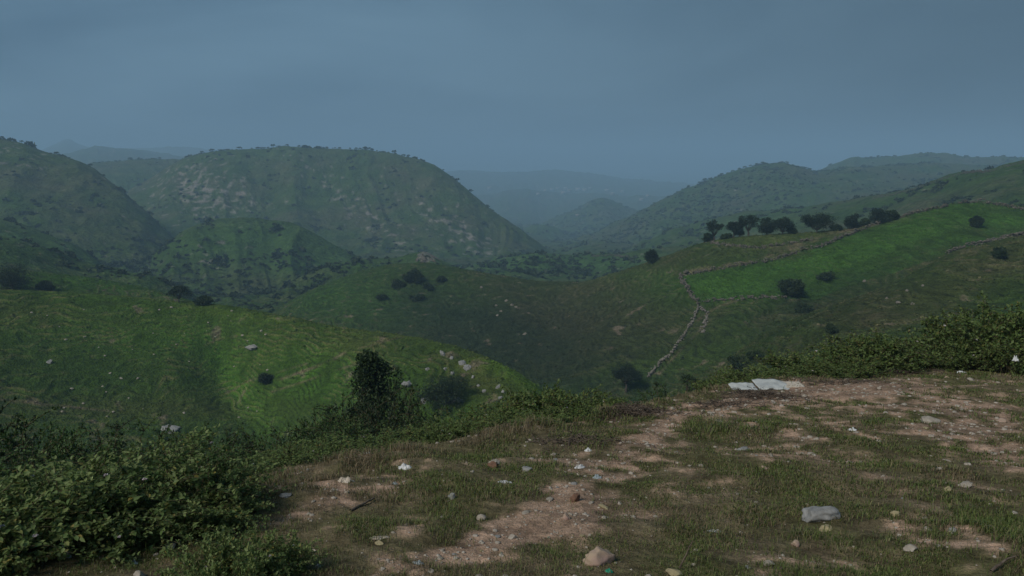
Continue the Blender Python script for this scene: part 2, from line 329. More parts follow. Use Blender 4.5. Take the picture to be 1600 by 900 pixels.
# rocky scar on the near left spur, worn earth tracks
rs = np.clip((n2*1.4+.8*blob(750,590,55,34,38,95,175)+.5*blob(205,645,170,5,3,120,200)+.4*blob(310,512,50,8,8,150,240)-1.0)*2.5, 0, 1)*midw
col = lerp(col, (.20,.155,.12), rs*.6)
def line_mask(pts, wpx, rmin, rmax):
    m = np.zeros_like(Zg)
    for (x0, y0), (x1, y1) in zip(pts[:-1], pts[1:]):
        dx, dy = x1-x0, y1-y0; t = np.clip(((PXg-x0)*dx+(PYg-y0)*dy)/(dx*dx+dy*dy), 0, 1)
        d = np.hypot(PXg-x0-t*dx, (PYg-y0-t*dy)*1.0); m = np.maximum(m, np.exp(-(d/wpx)**2))
    return m*((RR > rmin) & (RR < rmax))
for pts, wp, a, b, s in [
    ([(310,545),(340,530),(370,525)],1.6,120,220,.6), ([(365,610),(380,598),(440,580),(480,568)],1.5,110,220,.6),
    ([(440,592),(480,578),(520,562),(540,550)],2.2,100,200,.8), ([(425,612),(470,598),(520,580),(560,568)],1.5,100,200,.6),
    ([(0,624),(60,630),(120,637),(170,642)],1.6,100,220,.7), ([(1060,458),(1160,450),(1240,420),(1290,398),(1400,350)],2.0,150,300,.0),
    ([(1060,428),(1150,412),(1220,392),(1290,368),(1360,352),(1420,338)],4.5,180,300,.55), ([(1090,500),(1120,480),(1150,470)],2,140,230,.5),
    ([(1030,585),(1060,550),(1090,520),(1110,500)],2,130,230,.4), ([(560,545),(620,528),(660,520)],1.3,110,220,.4), ([(270,520),(300,540),(330,575),(370,610),(440,665)],2,110,220,.0)]:
    if s: col = lerp(col, (.22,.165,.115), line_mask(pts, wp, a, b)*s*np.clip(.7+n2, 0, 1))
# the walled field and the strip under its upper wall keep to their own outlines
def poly_mask(pts, rmin, rmax):
    ins = np.zeros(Zg.shape, bool); n = len(pts)
    for q in range(n):
        x0, y0 = pts[q]; x1, y1 = pts[(q+1) % n]
        if y0 == y1: continue
        ins ^= ((PYg > y0) != (PYg > y1)) & (PXg < (x1-x0)*(PYg-y0)/(y1-y0)+x0)
    return (ins & (RR > rmin) & (RR < rmax)).astype(float)
fld = poly_mask([(1062,431),(1110,424),(1165,414),(1210,407),(1255,392),(1290,383),(1340,362),(1390,344),(1440,331),(1498,318),(1530,316),(1560,321),(1610,328),(1610,366),(1545,378),(1480,396),(1400,425),(1330,445),(1270,470),(1228,466),(1180,467),(1096,472),(1076,457)], 140, 330)
col = lerp(col, (.048,.112,.019), fld*np.clip(.75+.6*n2-.6*blob(1480,350,110,26,-10,150,330)-.35*blob(1340,400,90,20,-20,150,330), .08, 1)*.85)
col = lerp(col, (.068,.155,.024), fld*np.clip(blob(1560,345,60,9)+blob(1390,385,120,8,-20)+blob(1130,450,60,12)+blob(1260,412,90,8,-18), 0, 1)*.6)
mead = poly_mask([(1110,377),(1160,370),(1290,362),(1290,368),(1200,384),(1135,382)], 140, 330); col = lerp(col, (.085,.12,.03), mead*.6)
# scrubby dark gullies
dk = np.clip(blob(1240,462,40,26,10,150,280)+blob(1330,440,90,22,-20,150,280)*.7+blob(1200,560,50,60,0,90,250)*.8+blob(560,660,110,22,0,90,170)*.5+blob(650,450,50,26,0,220,340)+blob(230,440,120,50,0,500,900)*.5, 0, 1)*np.clip(.6+n1+n2*.5, 0, 1)
col = lerp(col, DARK, dk*.6)
# foreground shelf: soil against turf
bare = 1.15*(.95*blob(1180,628,170,17,-8,2,30)+.9*blob(1330,612,150,12,-4,2,30)+.8*blob(1480,640,160,26,8,2,30)+.8*blob(880,790,120,34,-22,2,30)+1.0*blob(800,835,130,26,-18,2,30)+.75*blob(1000,690,90,20,-25,2,30)+.8*blob(700,870,90,22,-10,2,30)+.45*blob(520,780,120,30,-12,2,30)+.7*blob(1550,690,90,30,10,2,30)+.45*blob(1220,690,160,20,-8,2,30)+.5*blob(1500,850,120,36,20,2,30)+.4*blob(1140,740,150,18,-12,2,30)+.4*blob(230,885,120,16,0,2,30)+.35*blob(960,740,90,22,-20,2,30))
turf = (.7*blob(1250,780,260,50,0,2,30)+.6*blob(900,880,150,30,0,2,30)+.8*blob(1110,668,50,16,0,2,30)+.5*blob(700,770,150,30,-15,2,30)+.5*blob(1500,585,120,9,0,2,30)+.6*blob(480,850,90,30,0,2,30)+.5*blob(1560,655,60,12,0,2,30))
BARE = np.clip((bare-turf*.6+.6*n4+.75*n5-.34)*1.5+.12, 0, 1)
fgc = lerp(np.zeros_like(col)+np.array((.115,.105,.052)), (.19,.15,.095), np.clip(.5+n4, 0, 1))
fgc = lerp(fgc, SOIL, BARE); fgc = lerp(fgc, (.17,.125,.09), np.clip(fbm(Xg/2.2, Yg/2.2, 95, 3)*1.4, 0, 1)*BARE*.7)
brush = np.clip(.75*(1.2*blob(1180,622,55,7,-14,2,30)+1.2*blob(980,650,60,8,-16,2,30)+blob(900,690,60,6,-22,2,30)+.9*blob(1390,586,60,5,-8,2,30)+.6*blob(1290,608,120,5,-5,2,30)), 0, 1)
fgc = lerp(fgc, (.075,.052,.042), brush*np.clip(.65+n5+n4*.6, 0, 1))
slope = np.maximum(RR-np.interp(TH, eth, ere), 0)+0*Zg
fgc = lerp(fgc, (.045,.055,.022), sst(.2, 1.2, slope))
col = col*(1-nearw[..., None])+fgc*nearw[..., None]
col = np.clip(col*(1+.45*n5*nearw+.22*n2*midw+.22*n1*farw)[..., None], .004, .6)

# ------------------------------------------------------------ materials
def mat_new(name):
    m = bpy.data.materials.new(name); m.use_nodes = True; m.node_tree.nodes.clear()
    t = m.node_tree; o = nd('ShaderNodeOutputMaterial', t); b = nd('ShaderNodeBsdfPrincipled', t); t.links.new(b.outputs[0], o.inputs[0])
    b.inputs['Specular IOR Level'].default_value = .15; b.inputs['Roughness'].default_value = .9
    return m, t, b
def terrain_mat(name, scales, bump):
    m, t, b = mat_new(name); at = nd('ShaderNodeAttribute', t, attribute_name='albedo'); g = nd('ShaderNodeNewGeometry', t)
    prev = at.outputs['Color']; hprev = None
    for s, amt, bd in scales:
        n = nd('ShaderNodeTexNoise', t); n.inputs['Scale'].default_value = s; n.inputs['Detail'].default_value = 5; n.inputs['Roughness'].default_value = .65
        t.links.new(g.outputs['Position'], n.inputs['Vector'])
        mr = nd('ShaderNodeMapRange', t); mr.inputs[1].default_value = .3; mr.inputs[2].default_value = .7; mr.inputs[3].default_value = 1-amt; mr.inputs[4].default_value = 1+amt
        t.links.new(n.outputs[0], mr.inputs[0]); v = nd('ShaderNodeVectorMath', t, operation='SCALE'); t.links.new(prev, v.inputs[0]); t.links.new(mr.outputs[0], v.inputs['Scale']); prev = v.outputs[0]
        bp = nd('ShaderNodeBump', t); bp.inputs['Distance'].default_value = bd; bp.inputs['Strength'].default_value = bump
        t.links.new(n.outputs[0], bp.inputs['Height'])
        if hprev: t.links.new(hprev, bp.inputs['Normal'])
        hprev = bp.outputs[0]
    t.links.new(prev, b.inputs['Base Color']); t.links.new(hprev, b.inputs['Normal']); b.inputs['Specular IOR Level'].default_value = .05
    return m
M_near = terrain_mat('earth_and_turf', [(14, .35, .05), (70, .3, .012)], .8)
M_mid = terrain_mat('hill_grass', [(.55, .3, 1.0), (2.2, .35, .35)], .9)
M_far = terrain_mat('far_hill_grass', [(.06, .25, 8), (.35, .4, 2.5)], .9)
def leaf_mat(name, c1, c2, c3=None, rough=.55, trans=.25):
    m, t, b = mat_new(name); g = nd('ShaderNodeNewGeometry', t); r = nd('ShaderNodeValToRGB', t)
    t.links.new(g.outputs['Random Per Island'], r.inputs[0]); e = r.color_ramp.elements
    e[0].color = (*c1, 1); e[1].color = (*c2, 1); e[1].position = .93 if c3 else 1
    if c3: x = e.new(1.0); x.color = (*c3, 1)
    t.links.new(r.outputs[0], b.inputs['Base Color']); b.inputs['Roughness'].default_value = rough; b.inputs['Specular IOR Level'].default_value = .3
    tr = nd('ShaderNodeBsdfTranslucent', t); mx = nd('ShaderNodeMixShader', t); mx.inputs[0].default_value = trans
    t.links.new(r.outputs[0], tr.inputs[0]); t.links.new(b.outputs[0], mx.inputs[1]); t.links.new(tr.outputs[0], mx.inputs[2])
    t.links.new(mx.outputs[0], [n for n in t.nodes if n.type == 'OUTPUT_MATERIAL'][0].inputs[0])
    return m
def plain_mat(name, c, c2=None, scale=8, rough=.85, bump=.3, bd=.02):
    m, t, b = mat_new(name); tcn = nd('ShaderNodeTexCoord', t); n = nd('ShaderNodeTexNoise', t); n.inputs['Scale'].default_value = scale; n.inputs['Detail'].default_value = 6; n.inputs['Roughness'].default_value = .6
    t.links.new(tcn.outputs['Object'], n.inputs['Vector']); r = nd('ShaderNodeValToRGB', t); c2 = c2 or tuple(v*.7 for v in c)
    r.color_ramp.elements[0].position = .35; r.color_ramp.elements[1].position = .65
    r.color_ramp.elements[0].color = (*c2, 1); r.color_ramp.elements[1].color = (*c, 1); t.links.new(n.outputs[0], r.inputs[0]); t.links.new(r.outputs[0], b.inputs['Base Color'])
    bp = nd('ShaderNodeBump', t); bp.inputs['Strength'].default_value = bump; bp.inputs['Distance'].default_value = bd; t.links.new(n.outputs[0], bp.inputs['Height']); t.links.new(bp.outputs[0], b.inputs['Normal'])
    b.inputs['Roughness'].default_value = rough
    return m
M_lant = leaf_mat('lantana_leaf', (.105,.170,.050), (.22,.28,.10), (.27,.21,.05), trans=.38)
M_lant2 = leaf_mat('hedge_leaf', (.060,.110,.028), (.135,.18,.052), (.15,.13,.04))
M_dark = leaf_mat('dark_leaf', (.018,.038,.014), (.044,.076,.026))
M_shrub = leaf_mat('shrub_leaf', (.034,.072,.020), (.072,.130,.032), (.11,.12,.03))
M_tree = leaf_mat('tree_leaf', (.012,.026,.014), (.026,.046,.022))
M_scrub = leaf_mat('scrub_leaf', (.020,.036,.016), (.038,.062,.026), trans=.1)
M_thick = leaf_mat('thicket_leaf', (.018,.036,.015), (.044,.074,.024))
M_grass = leaf_mat('grass_blade', (.062,.105,.023), (.155,.185,.052), (.25,.21,.11))
M_straw = leaf_mat('dry_blade', (.14,.11,.062), (.26,.205,.12))
M_bark = plain_mat('bark', (.10,.085,.07), (.045,.038,.032), 12)
M_twig = plain_mat('dry_twig', (.19,.155,.12), (.08,.06,.05), 30)
M_stem = plain_mat('green_stem', (.10,.085,.05), (.05,.05,.025), 20)
M_petal = plain_mat('petal', (.72,.70,.70), (.55,.45,.5), 60, .6)
M_stone = plain_mat('pale_stone', (.42,.38,.33), (.25,.22,.18), 14, .9, .6)
M_sgrey = plain_mat('grey_stone', (.34,.34,.335), (.17,.17,.165), 9, .9, .6)
M_sbrown = plain_mat('brown_stone', (.22,.13,.09), (.12,.07,.05), 10, .9, .6)
M_spink = plain_mat('pink_stone', (.40,.27,.24), (.36,.29,.20), 5, .9, .6)
M_syel = plain_mat('yellow_stone', (.42,.37,.22), (.25,.21,.13), 14, .9, .6)
M_white = plain_mat('white_plastic', (.68,.69,.70), (.50,.52,.54), 12, .4, .3)
M_paper = plain_mat('stained_paper', (.60,.54,.46), (.42,.36,.29), 15, .8, .3)
M_slab = plain_mat('pale_slab', (.52,.54,.53), (.36,.38,.38), 6, .85, .4)
M_teal = plain_mat('teal_plastic', (.02,.22,.20), (.01,.11,.11), 8, .35, .2)
M_green = plain_mat('green_plastic', (.03,.36,.22), (.02,.22,.14), 8, .35, .2)
M_blue = plain_mat('pale_blue_plastic', (.34,.39,.42), (.22,.27,.30), 8, .4, .2)
M_rub = plain_mat('dark_rubber', (.03,.025,.025), (.015,.012,.012), 8, .7, .2)
M_wall = plain_mat('field_stone', (.17,.155,.13), (.07,.065,.05), .9, .95, .5, .2)
M_wpale = plain_mat('pale_field_stone', (.24,.22,.19), (.12,.11,.09), .9, .95, .5, .2)
M_house = plain_mat('lime_wash', (.42,.42,.40), (.34,.34,.32), .2); M_roof = plain_mat('tin_roof', (.45,.42,.40), (.3,.25,.22), .3)

# ------------------------------------------------------------ the land as objects (one per hill)
ncol, nrow = Zg.shape
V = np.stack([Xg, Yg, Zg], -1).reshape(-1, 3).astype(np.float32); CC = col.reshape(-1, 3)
i, j = np.meshgrid(np.arange(ncol-1), np.arange(nrow-1), indexing='ij'); a = (i*nrow+j).ravel()
Q = np.stack([a, a+1, a+nrow+1, a+nrow], 1)[:, ::-1]
kf = Kg[:-1, :-1].ravel()
# smooth the ownership so that outlines are clean: tiny islands go to the valley floor of their distance
kf = np.where((kf == 0) & (RR[0][np.minimum(j.ravel(), nrow-1)] < 25), 1, kf)
LAB = {'base': ('valley', 'hazy green valley floor lying between the hills'), 'shelf': ('ground', 'foreground ground of reddish bare earth and worn turf sloping to an edge'),
 'near_left': ('hill', 'nearest green grassy hill at left with a bright grassy gully'), 'left_low': ('hill', 'low green ridge just behind the nearest left hill'),
 'left_mid': ('hill', 'green spur at left behind the low ridge'), 'left_back': ('hill', 'short green ridge at the left edge under the tall hill'),
 'left_high': ('hill', 'tall scrubby hill at far left with rocky upper slope'), 'big_round': ('hill', 'big rounded hill left of centre with rock faces and trees along its top'),
 'back_saddle': ('hill', 'brownish saddle between the two tall left hills'), 'green_knoll': ('hill', 'green knoll below the big rounded hill'),
 'spur': ('hill', 'dark spur ending in a rocky outcrop left of centre'), 'green_valley': ('hill', 'bright green wooded valley slope beyond the saddle'),
 'saddle_hill': ('hill', 'central saddle-backed hill rising right to walled green fields'), 'right_spur': ('hill', 'brown convex hillside at right behind the hedge'),
 'right_upper': ('hill', 'long grey green ridge rising to the right edge'), 'right_far': ('hill', 'hazy blue wooded hill right of the gorge'),
 'right_farther': ('hill', 'farthest hazy flat topped hill at right skyline'), 'valley_cone': ('hill', 'small cone shaped hill in the hazy gorge'),
 'valley_knoll': ('hill', 'pale green knoll at the mouth of the gorge'), 'far_ridge': ('hill', 'very faint far ridge on the central horizon'),
 'far_low': ('hill', 'low hazy rise with a village in the far valley'), 'left_far_green': ('hill', 'faint flat hill on the left horizon'), 'left_peak': ('hill', 'faint pointed peak on the left horizon')}
for idx, key in enumerate(['base', 'shelf']+NAMES):
    sel = Q[kf == idx]
    if len(sel) == 0: continue
    u, inv = np.unique(sel, return_inverse=True)
    rm = np.median(np.hypot(V[u, 0], V[u, 1]))
    mt = M_near if key == 'shelf' else (M_far if rm > 330 else M_mid)
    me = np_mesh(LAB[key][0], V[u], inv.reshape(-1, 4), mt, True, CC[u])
    tag(link(LAB[key][0], me), LAB[key][1], LAB[key][0] if key not in ('base', 'shelf') else None or LAB[key][0], None, 'structure')

# haze
HD = 3.9e-4
hz = np.array([(-16000,-16000,-420),(16000,-16000,-420),(16000,16500,-420),(-16000,16500,-420),(-16000,-16000,235),(16000,-16000,235),(16000,16500,235),(-16000,16500,235)])
mh = bpy.data.materials.new('haze'); mh.use_nodes = True; t = mh.node_tree; t.nodes.clear(); o_ = nd('ShaderNodeOutputMaterial', t); pv = nd('ShaderNodeVolumePrincipled', t)
pv.inputs['Color'].default_value = (.48, .74, 1.0, 1); pv.inputs['Density'].default_value = HD; pv.inputs['Anisotropy'].default_value = .0
t.links.new(pv.outputs[0], o_.inputs['Volume'])
me = np_mesh('haze', hz, [(0,3,2,1),(4,5,6,7),(0,1,5,4),(1,2,6,5),(2,3,7,6),(3,0,4,7)], mh)
tag(link('haze', me), 'blue grey haze filling the air over the hills', 'haze', None, 'stuff')

# ------------------------------------------------------------ plant building blocks
def rot_basis(d, r_):
    """unit vectors d (n,3) -> two perpendicular vectors, random roll"""
    d = d/np.maximum(np.linalg.norm(d, axis=1, keepdims=True), 1e-9)
    up = np.where(np.abs(d[:, 2:3]) > .95, [[1., 0, 0]], [[0., 0, 1]])
    s = np.cross(d, up); s /= np.linalg.norm(s, axis=1, keepdims=True); n = np.cross(s, d)
    a = r_[:, None]; return d, s*np.cos(a)+n*np.sin(a), -s*np.sin(a)+n*np.cos(a)
def leaves(P, D, Ls, Ws, roll, simple=False, droop=.15):
    """leaf faces: P base points, D directions, Ls lengths, Ws widths"""
    d, s, n = rot_basis(D, roll); L_ = Ls[:, None]; W_ = Ws[:, None]*.5
    tip = P+d*L_-n*L_*droop
    if simple:
        A = P+d*L_*.45+s*W_+n*W_*.3; B = P+d*L_*.45-s*W_+n*W_*.3
        Vv = np.stack([P, A, tip, B], 1).reshape(-1, 3); b = np.arange(len(P))[:, None]*4
        return Vv, np.concatenate([b+[0, 1, 2], b+[0, 2, 3]])
    A1 = P+d*L_*.25+s*W_*.85+n*W_*.3; A2 = P+d*L_*.62+s*W_*.8+n*W_*.25-n*L_*droop*.3
    B1 = P+d*L_*.25-s*W_*.85+n*W_*.3; B2 = P+d*L_*.62-s*W_*.8+n*W_*.25-n*L_*droop*.3
    Vv = np.stack([P, A1, A2, tip, B2, B1], 1).reshape(-1, 3); b = np.arange(len(P))[:, None]*6
    return Vv, np.concatenate([b+[0, 1, 2], b+[0, 2, 3], b+[0, 3, 4], b+[0, 4, 5]])
def tubes(paths, sides=5):
    """paths: list of (points (n,3), radii (n,)) -> verts, quads"""
    Vs, Fs, off = [], [], 0
    for P, rad in paths:
        P = np.asarray(P, float); n = len(P); T = np.gradient(P, axis=0); T /= np.maximum(np.linalg.norm(T, axis=1, keepdims=True), 1e-9)
        up = np.array([0, 0, 1.]) if abs(T[0, 2]) < .9 else np.array([1., 0, 0])
        S = np.cross(T, up); S /= np.maximum(np.linalg.norm(S, axis=1, keepdims=True), 1e-9); B = np.cross(S, T)
        a = np.arange(sides)*2*math.pi/sides
        ring = P[:, None, :]+(S[:, None, :]*np.cos(a)[None, :, None]+B[:, None, :]*np.sin(a)[None, :, None])*np.asarray(rad)[:, None, None]
        Vs.append(ring.reshape(-1, 3))
        ii, jj = np.meshgrid(np.arange(n-1), np.arange(sides), indexing='ij'); a0 = ii*sides+jj; a1 = ii*sides+(jj+1) % sides
        Fs.append(np.stack([a0, a1, a1+sides, a0+sides], -1).reshape(-1, 4)+off); off += n*sides
    return np.concatenate(Vs), np.concatenate(Fs)
def runit(n): v = rng.normal(size=(n, 3)); return v/np.linalg.norm(v, axis=1, keepdims=True)

def make_bush(name, height, width, nstem, leaf_len, leaf_w, lmat, smat, dens=1.0, flowers=0, simple=False, spiky=.3):
    """many arching stems with side twigs, leaves in pairs along them"""
    root = empty(name, (0, 0, 0)); paths = []; LP, LD, ends = [], [], []
    for k in range(nstem):
        az = rng.uniform(0, 2*math.pi); out_ = width*.5*math.sqrt(rng.uniform(.02, 1)); hh = height*(1-(out_/(width*.5))**2*.55)*rng.uniform(.7, 1+spiky*.6)
        base = np.array([math.cos(az), math.sin(az), 0])*rng.uniform(0, width*.22)
        t = np.linspace(0, 1, 9)[:, None]; dirv = np.array([math.cos(az), math.sin(az), 0])
        P = base+dirv*out_*t**1.5+np.array([0, 0, 1])*hh*(1.15*t-.22*t**3)
        P[1:] += rng.normal(size=(8, 3))*height*.022
        paths.append((P, np.linspace(.011, .003, 9)*height*.9)); ends.append(P[-1])
        for q in range(6):
            i0 = rng.integers(2, 8); p0 = P[i0]; dd = runit(1)[0]; dd[2] = abs(dd[2])*.7+.15; dd[:2] += dirv[:2]*.5; ln = height*rng.uniform(.14, .34)
            tt = np.linspace(0, 1, 5)[:, None]; P2 = p0+dd*ln*tt+np.array([0, 0, -.25])*ln*tt**2
            paths.append((P2, np.linspace(.005, .0015, 5)*height)); ends.append(P2[-1])
            m = max(3, int(ln/leaf_len*2.6*dens)); u = rng.uniform(.1, 1, m)[:, None]
            pp = p0+dd*ln*u+np.array([0, 0, -.25])*ln*u**2; LP.append(pp+rng.normal(size=pp.shape)*leaf_len*.2); LD.append(runit(m)+dd*.6+np.array([0, 0, .15]))
        m = int(height/leaf_len*2.2*dens); u = rng.uniform(.35, 1, m); idx = u*8; i0 = np.minimum(idx.astype(int), 7); f = (idx-i0)[:, None]
        pp = P[i0]*(1-f)+P[i0+1]*f; LP.append(pp); LD.append(runit(m)+dirv*.3)
    LP = np.concatenate(LP); LD = np.concatenate(LD); n = len(LP); ls = leaf_len*rng.uniform(.6, 1.25, n)
    Vv, Ff = leaves(LP, LD, ls, ls*leaf_w, rng.normal(0, .7, n), simple)
    kx = width*.5/np.percentile(np.hypot(Vv[:, 0], Vv[:, 1]), 96); kz = height/np.percentile(Vv[:, 2], 99.3); KS = np.array([kx, kx, kz]); Vv = Vv*KS
    link('foliage', np_mesh('foliage', Vv, Ff, lmat), root)
    Vv, Ff = tubes(paths, 4); link('stems', np_mesh('stems', Vv*KS, Ff, smat, True), root)
    ends = sorted(ends, key=lambda e: -e[2])
    for k in range(flowers):
        e = ends[rng.integers(0, max(4, len(ends)//3))]; m = 26; d = runit(m); d[:, 2] = np.abs(d[:, 2])
        Vv, Ff = leaves(e*KS+np.array([0, 0, .02])+d*.006, d, np.full(m, .017), np.full(m, .014), rng.uniform(0, 6, m), True, 0)
        link('flower_head', np_mesh('flower_head', Vv, Ff, M_petal), root)
    return root
def make_tree(name, h, wd, trunk_h, nlobe, nleaf, leaf, flat=.6, lmat=None, multi=3, lobe=.3, cone=False, lean=0., low=False):
    """tapered trunk, forked limbs, leaf clumps at the limb ends"""
    root = empty(name, (0, 0, 0)); paths = []; r0 = h*.035+.02
    fork = np.array([lean*h*.2, 0, trunk_h]); t = np.linspace(-.06, 1, 6)[:, None]
    T = fork*t+rng.normal(size=(6, 3))*[r0*.5, r0*.5, 0]; T[0] = [0, 0, -.15*trunk_h-.1]; paths.append((T, np.linspace(r0*1.25, r0*.8, 6)))
    LC = []
    for k in range(nlobe):
        if cone:
            zz = trunk_h+(h-trunk_h)*(k+.5)/nlobe; rr_ = wd*.5*(1-(k+.5)/nlobe)**.8*rng.uniform(.1, 1.0); az = rng.uniform(0, 6.28)
            c = np.array([rr_*math.cos(az), rr_*math.sin(az), zz*rng.uniform(.9, 1.02)])
        else:
            az = k*2.4+rng.uniform(-.4, .4); rr_ = wd*.5*math.sqrt((k+.3)/nlobe)*.72
            zc = trunk_h+(h-trunk_h)*(.44+.36*(1-(rr_/(wd*.5))**2)+rng.uniform(-.34, .12)); c = np.array([rr_*math.cos(az)+lean*h*.2, rr_*math.sin(az), zc])
        
        if low: c = np.array([c[0], c[1], h*rng.uniform(.18, .95-.4*(rr_/(wd*.5))**2)])
        LC.append(c); s0 = T[-1] if not cone else np.array([0, 0, c[2]*.7]); tt = np.linspace(0, 1, 6)[:, None]
        mid = (s0+c)/2+np.array([0, 0, -.06*h])+rng.normal(size=3)*wd*.03
        P = (1-tt)**2*s0+2*tt*(1-tt)*mid+tt**2*c; paths.append((P, np.linspace(r0*.55, r0*.1, 6)))
        for q in range(2):
            e = c+rng.normal(size=3)*wd*lobe*.35; paths.append((np.linspace(P[3], e, 4), np.linspace(r0*.22, r0*.05, 4)))
    if cone: paths.append((np.linspace(T[-1], [0, 0, h*.95], 6), np.linspace(r0*.8, r0*.1, 6)))
    LC = np.array(LC); kk = rng.integers(0, len(LC), nleaf); sz = (wd*lobe*rng.uniform(.7, 1.25, len(LC)))[kk][:, None]
    d = runit(nleaf); rad = rng.uniform(.15, 1, nleaf)[:, None]**.5*(1+.3*gn(d[:, 0]*3+kk*7, d[:, 1]*3+d[:, 2]*3, 5))[:, None]
    P = LC[kk]+d*rad*sz*np.array([1, 1, flat]); ls = leaf*rng.uniform(.6, 1.3, nleaf)
    Vv, Ff = leaves(P, runit(nleaf)+d*.5, ls, ls*.55, rng.uniform(0, 6.28, nleaf), True)
    link('crown', np_mesh('crown', Vv, Ff, lmat or M_tree), root)
    Vv, Ff = tubes(paths, 6); link('trunk', np_mesh('trunk', Vv, Ff, M_bark, True), root)
    return root

ORD = 'first second third fourth fifth sixth seventh eighth ninth tenth eleventh twelfth thirteenth fourteenth fifteenth sixteenth seventeenth eighteenth nineteenth twentieth twenty-first twenty-second twenty-third twenty-fourth twenty-fifth twenty-sixth'.split()
# ------------------------------------------------------------ trees one can tell apart (base px, base py, height px, width px)
def place_tree(px, py, hp, wp, label, kind='round', cat='tree', name='tree', group=None, r_fix=None, crest=False, rmin=30, **k):
    if r_fix: p = at_r(px, r_fix); r_ = r_fix
    else: p, r_ = hit(px, py, rmin)
    h = hp*r_/F*1.03; wd = wp*r_/F
    if r_fix: h = float(ray(px, py-hp)[1])*r_-p[2]
    if crest:
        th_c, wc, rc = CURV['saddle_hill']['crest']; r_ = float(smooth_interp(np.array([ray(px, py)[0]]), th_c, rc)[0])*.995; p = at_r(px, r_); h = (float(ray(px, py-hp)[1])*r_-p[2]); wd = wp*r_/F
    leaf = max(.09, r_*.0016)
    A = dict(trunk_h=h*.3, nlobe=9, nleaf=2600, leaf=leaf, flat=.6, lobe=.24)
    if kind == 'flat': A.update(trunk_h=h*.12, nlobe=16, flat=.75, lobe=.17)
    if kind == 'open': A.update(trunk_h=h*.2, nlobe=11, flat=.6, lobe=.17, nleaf=1700)
    if kind == 'dense': A.update(trunk_h=h*.12, nlobe=14, flat=.8, lobe=.26, nleaf=4200)
    if kind == 'bush': A.update(trunk_h=h*.05, nlobe=18, flat=.75, lobe=.18, nleaf=5200, leaf=leaf*1.35)
    if kind == 'cone': A.update(trunk_h=h*.1, nlobe=34, flat=1.1, lobe=.10, nleaf=10500, leaf=.17, lmat=M_dark, cone=True)
    A.update(k)
    if kind == 'bush' and r_ > 100: A['lmat'] = M_thick
    A['low'] = kind in ('bush', 'dense'); t = make_tree(name, h, wd, **A); t.location = tuple(p); t.rotation_euler.z = rng.uniform(0, 6.28) if kind != 'cone' else 0
    return tag(t, label, cat, group)
g1 = 'trees in the row above the walled field'
place_tree(1110, 371, 27, 30, 'open dark tree at the left end of the row above the walled field', 'open', group=g1, crest=True)
place_tree(1140, 367, 23, 26, 'small round tree second from the left in the hill row', 'round', group=g1, crest=True)
place_tree(1149, 368, 27, 14, 'narrow bushy tree just left of the pale trunked tree in the hill row', 'dense', group=g1, crest=True)
place_tree(1162, 364, 32, 36, 'tallest tree of the hill row with pale forked trunk and open crown', 'open', group=g1, crest=True)
place_tree(1190, 364, 26, 24, 'dense dark tree in the middle of the hill row', 'dense', group=g1, crest=True)
place_tree(1214, 362, 21, 38, 'low spreading tree joined to the dense dark tree in the row', 'flat', group=g1, crest=True, nleaf=3600)
place_tree(1266, 358, 23, 52, 'wide flat topped dark tree standing apart at the right of the row', 'flat', group=g1, crest=True, nleaf=4600)
place_tree(1319, 352, 18, 20, 'small pointed tree right of the wide flat topped tree', 'dense', group=g1, crest=True)
place_tree(1361, 343, 16, 24, 'dark tree beside the track near the top of the walled field', 'dense', group=g1, crest=True)
place_tree(1380, 338, 9, 20, 'low dark bush right of the tree beside the track', 'bush', 'bush', 'bush', crest=True)
for q_, (a_, b_, c_, d_) in enumerate([(1100,373,8,16),(1128,371,6,18),(1229,363,6,16),(1296,358,6,20),(1340,350,7,16)]):
    place_tree(a_, b_, c_, d_, ORD[q_]+' low bush from the left in the undergrowth of the hill tree row', 'bush', 'bush', 'bush', 'undergrowth of the hill tree row', crest=True, nleaf=1500)
place_tree(978, 612, 42, 54, 'round dark tree with a thin trunk in the valley below the stone wall', 'round', r_fix=None, rmin=45, nleaf=6500, nlobe=15, lobe=.17, flat=.8)
place_tree(1088, 622, 58, 44, 'dark bushy tree just beyond the edge of the bare ground', 'dense', r_fix=48, nleaf=6500, lobe=.2)
place_tree(20, 452, 30, 46, 'dark bushy tree behind the crest of the nearest hill at left edge', 'dense')
place_tree(70, 453, 10, 22, 'low dark bush right of the tree at the left edge', 'bush', 'bush', 'bush')
place_tree(279, 472, 24, 36, 'gnarled open tree on the crest of the nearest left hill', 'open', lean=.3, nleaf=1500)
place_tree(318, 474, 7, 30, 'low bush on the crest right of the gnarled tree', 'bush', 'bush', 'bush')
place_tree(1018, 410, 17, 20, 'dark tree at the left foot of the walled hill where the ridge falls', 'dense')
place_tree(1237, 463, 28, 44, 'dark bush at the right end of the low field wall', 'bush', 'bush', 'bush')
place_tree(1525, 354, 12, 15, 'small dark bush alone in the upper walled field', 'bush', 'bush', 'bush')
place_tree(1562, 403, 14, 18, 'small dark bush on the brown hillside at right', 'bush', 'bush', 'bush')
place_tree(415, 598, 16, 24, 'small dark bush on the nearest hill beside the grassy gully', 'bush', 'bush', 'bush')
place_tree(695, 636, 50, 92, 'wide dark bush on the near spur beside the pale rocks', 'bush', 'bush', 'bush', nleaf=9000)
place_tree(574, 700, 146, 220, 'tall dark pointed tree standing in the dip behind the slope edge', 'cone', r_fix=34)
place_tree(645, 440, 17, 34, 'dark thicket near the top of the central hill', 'bush', 'bush', 'bush')
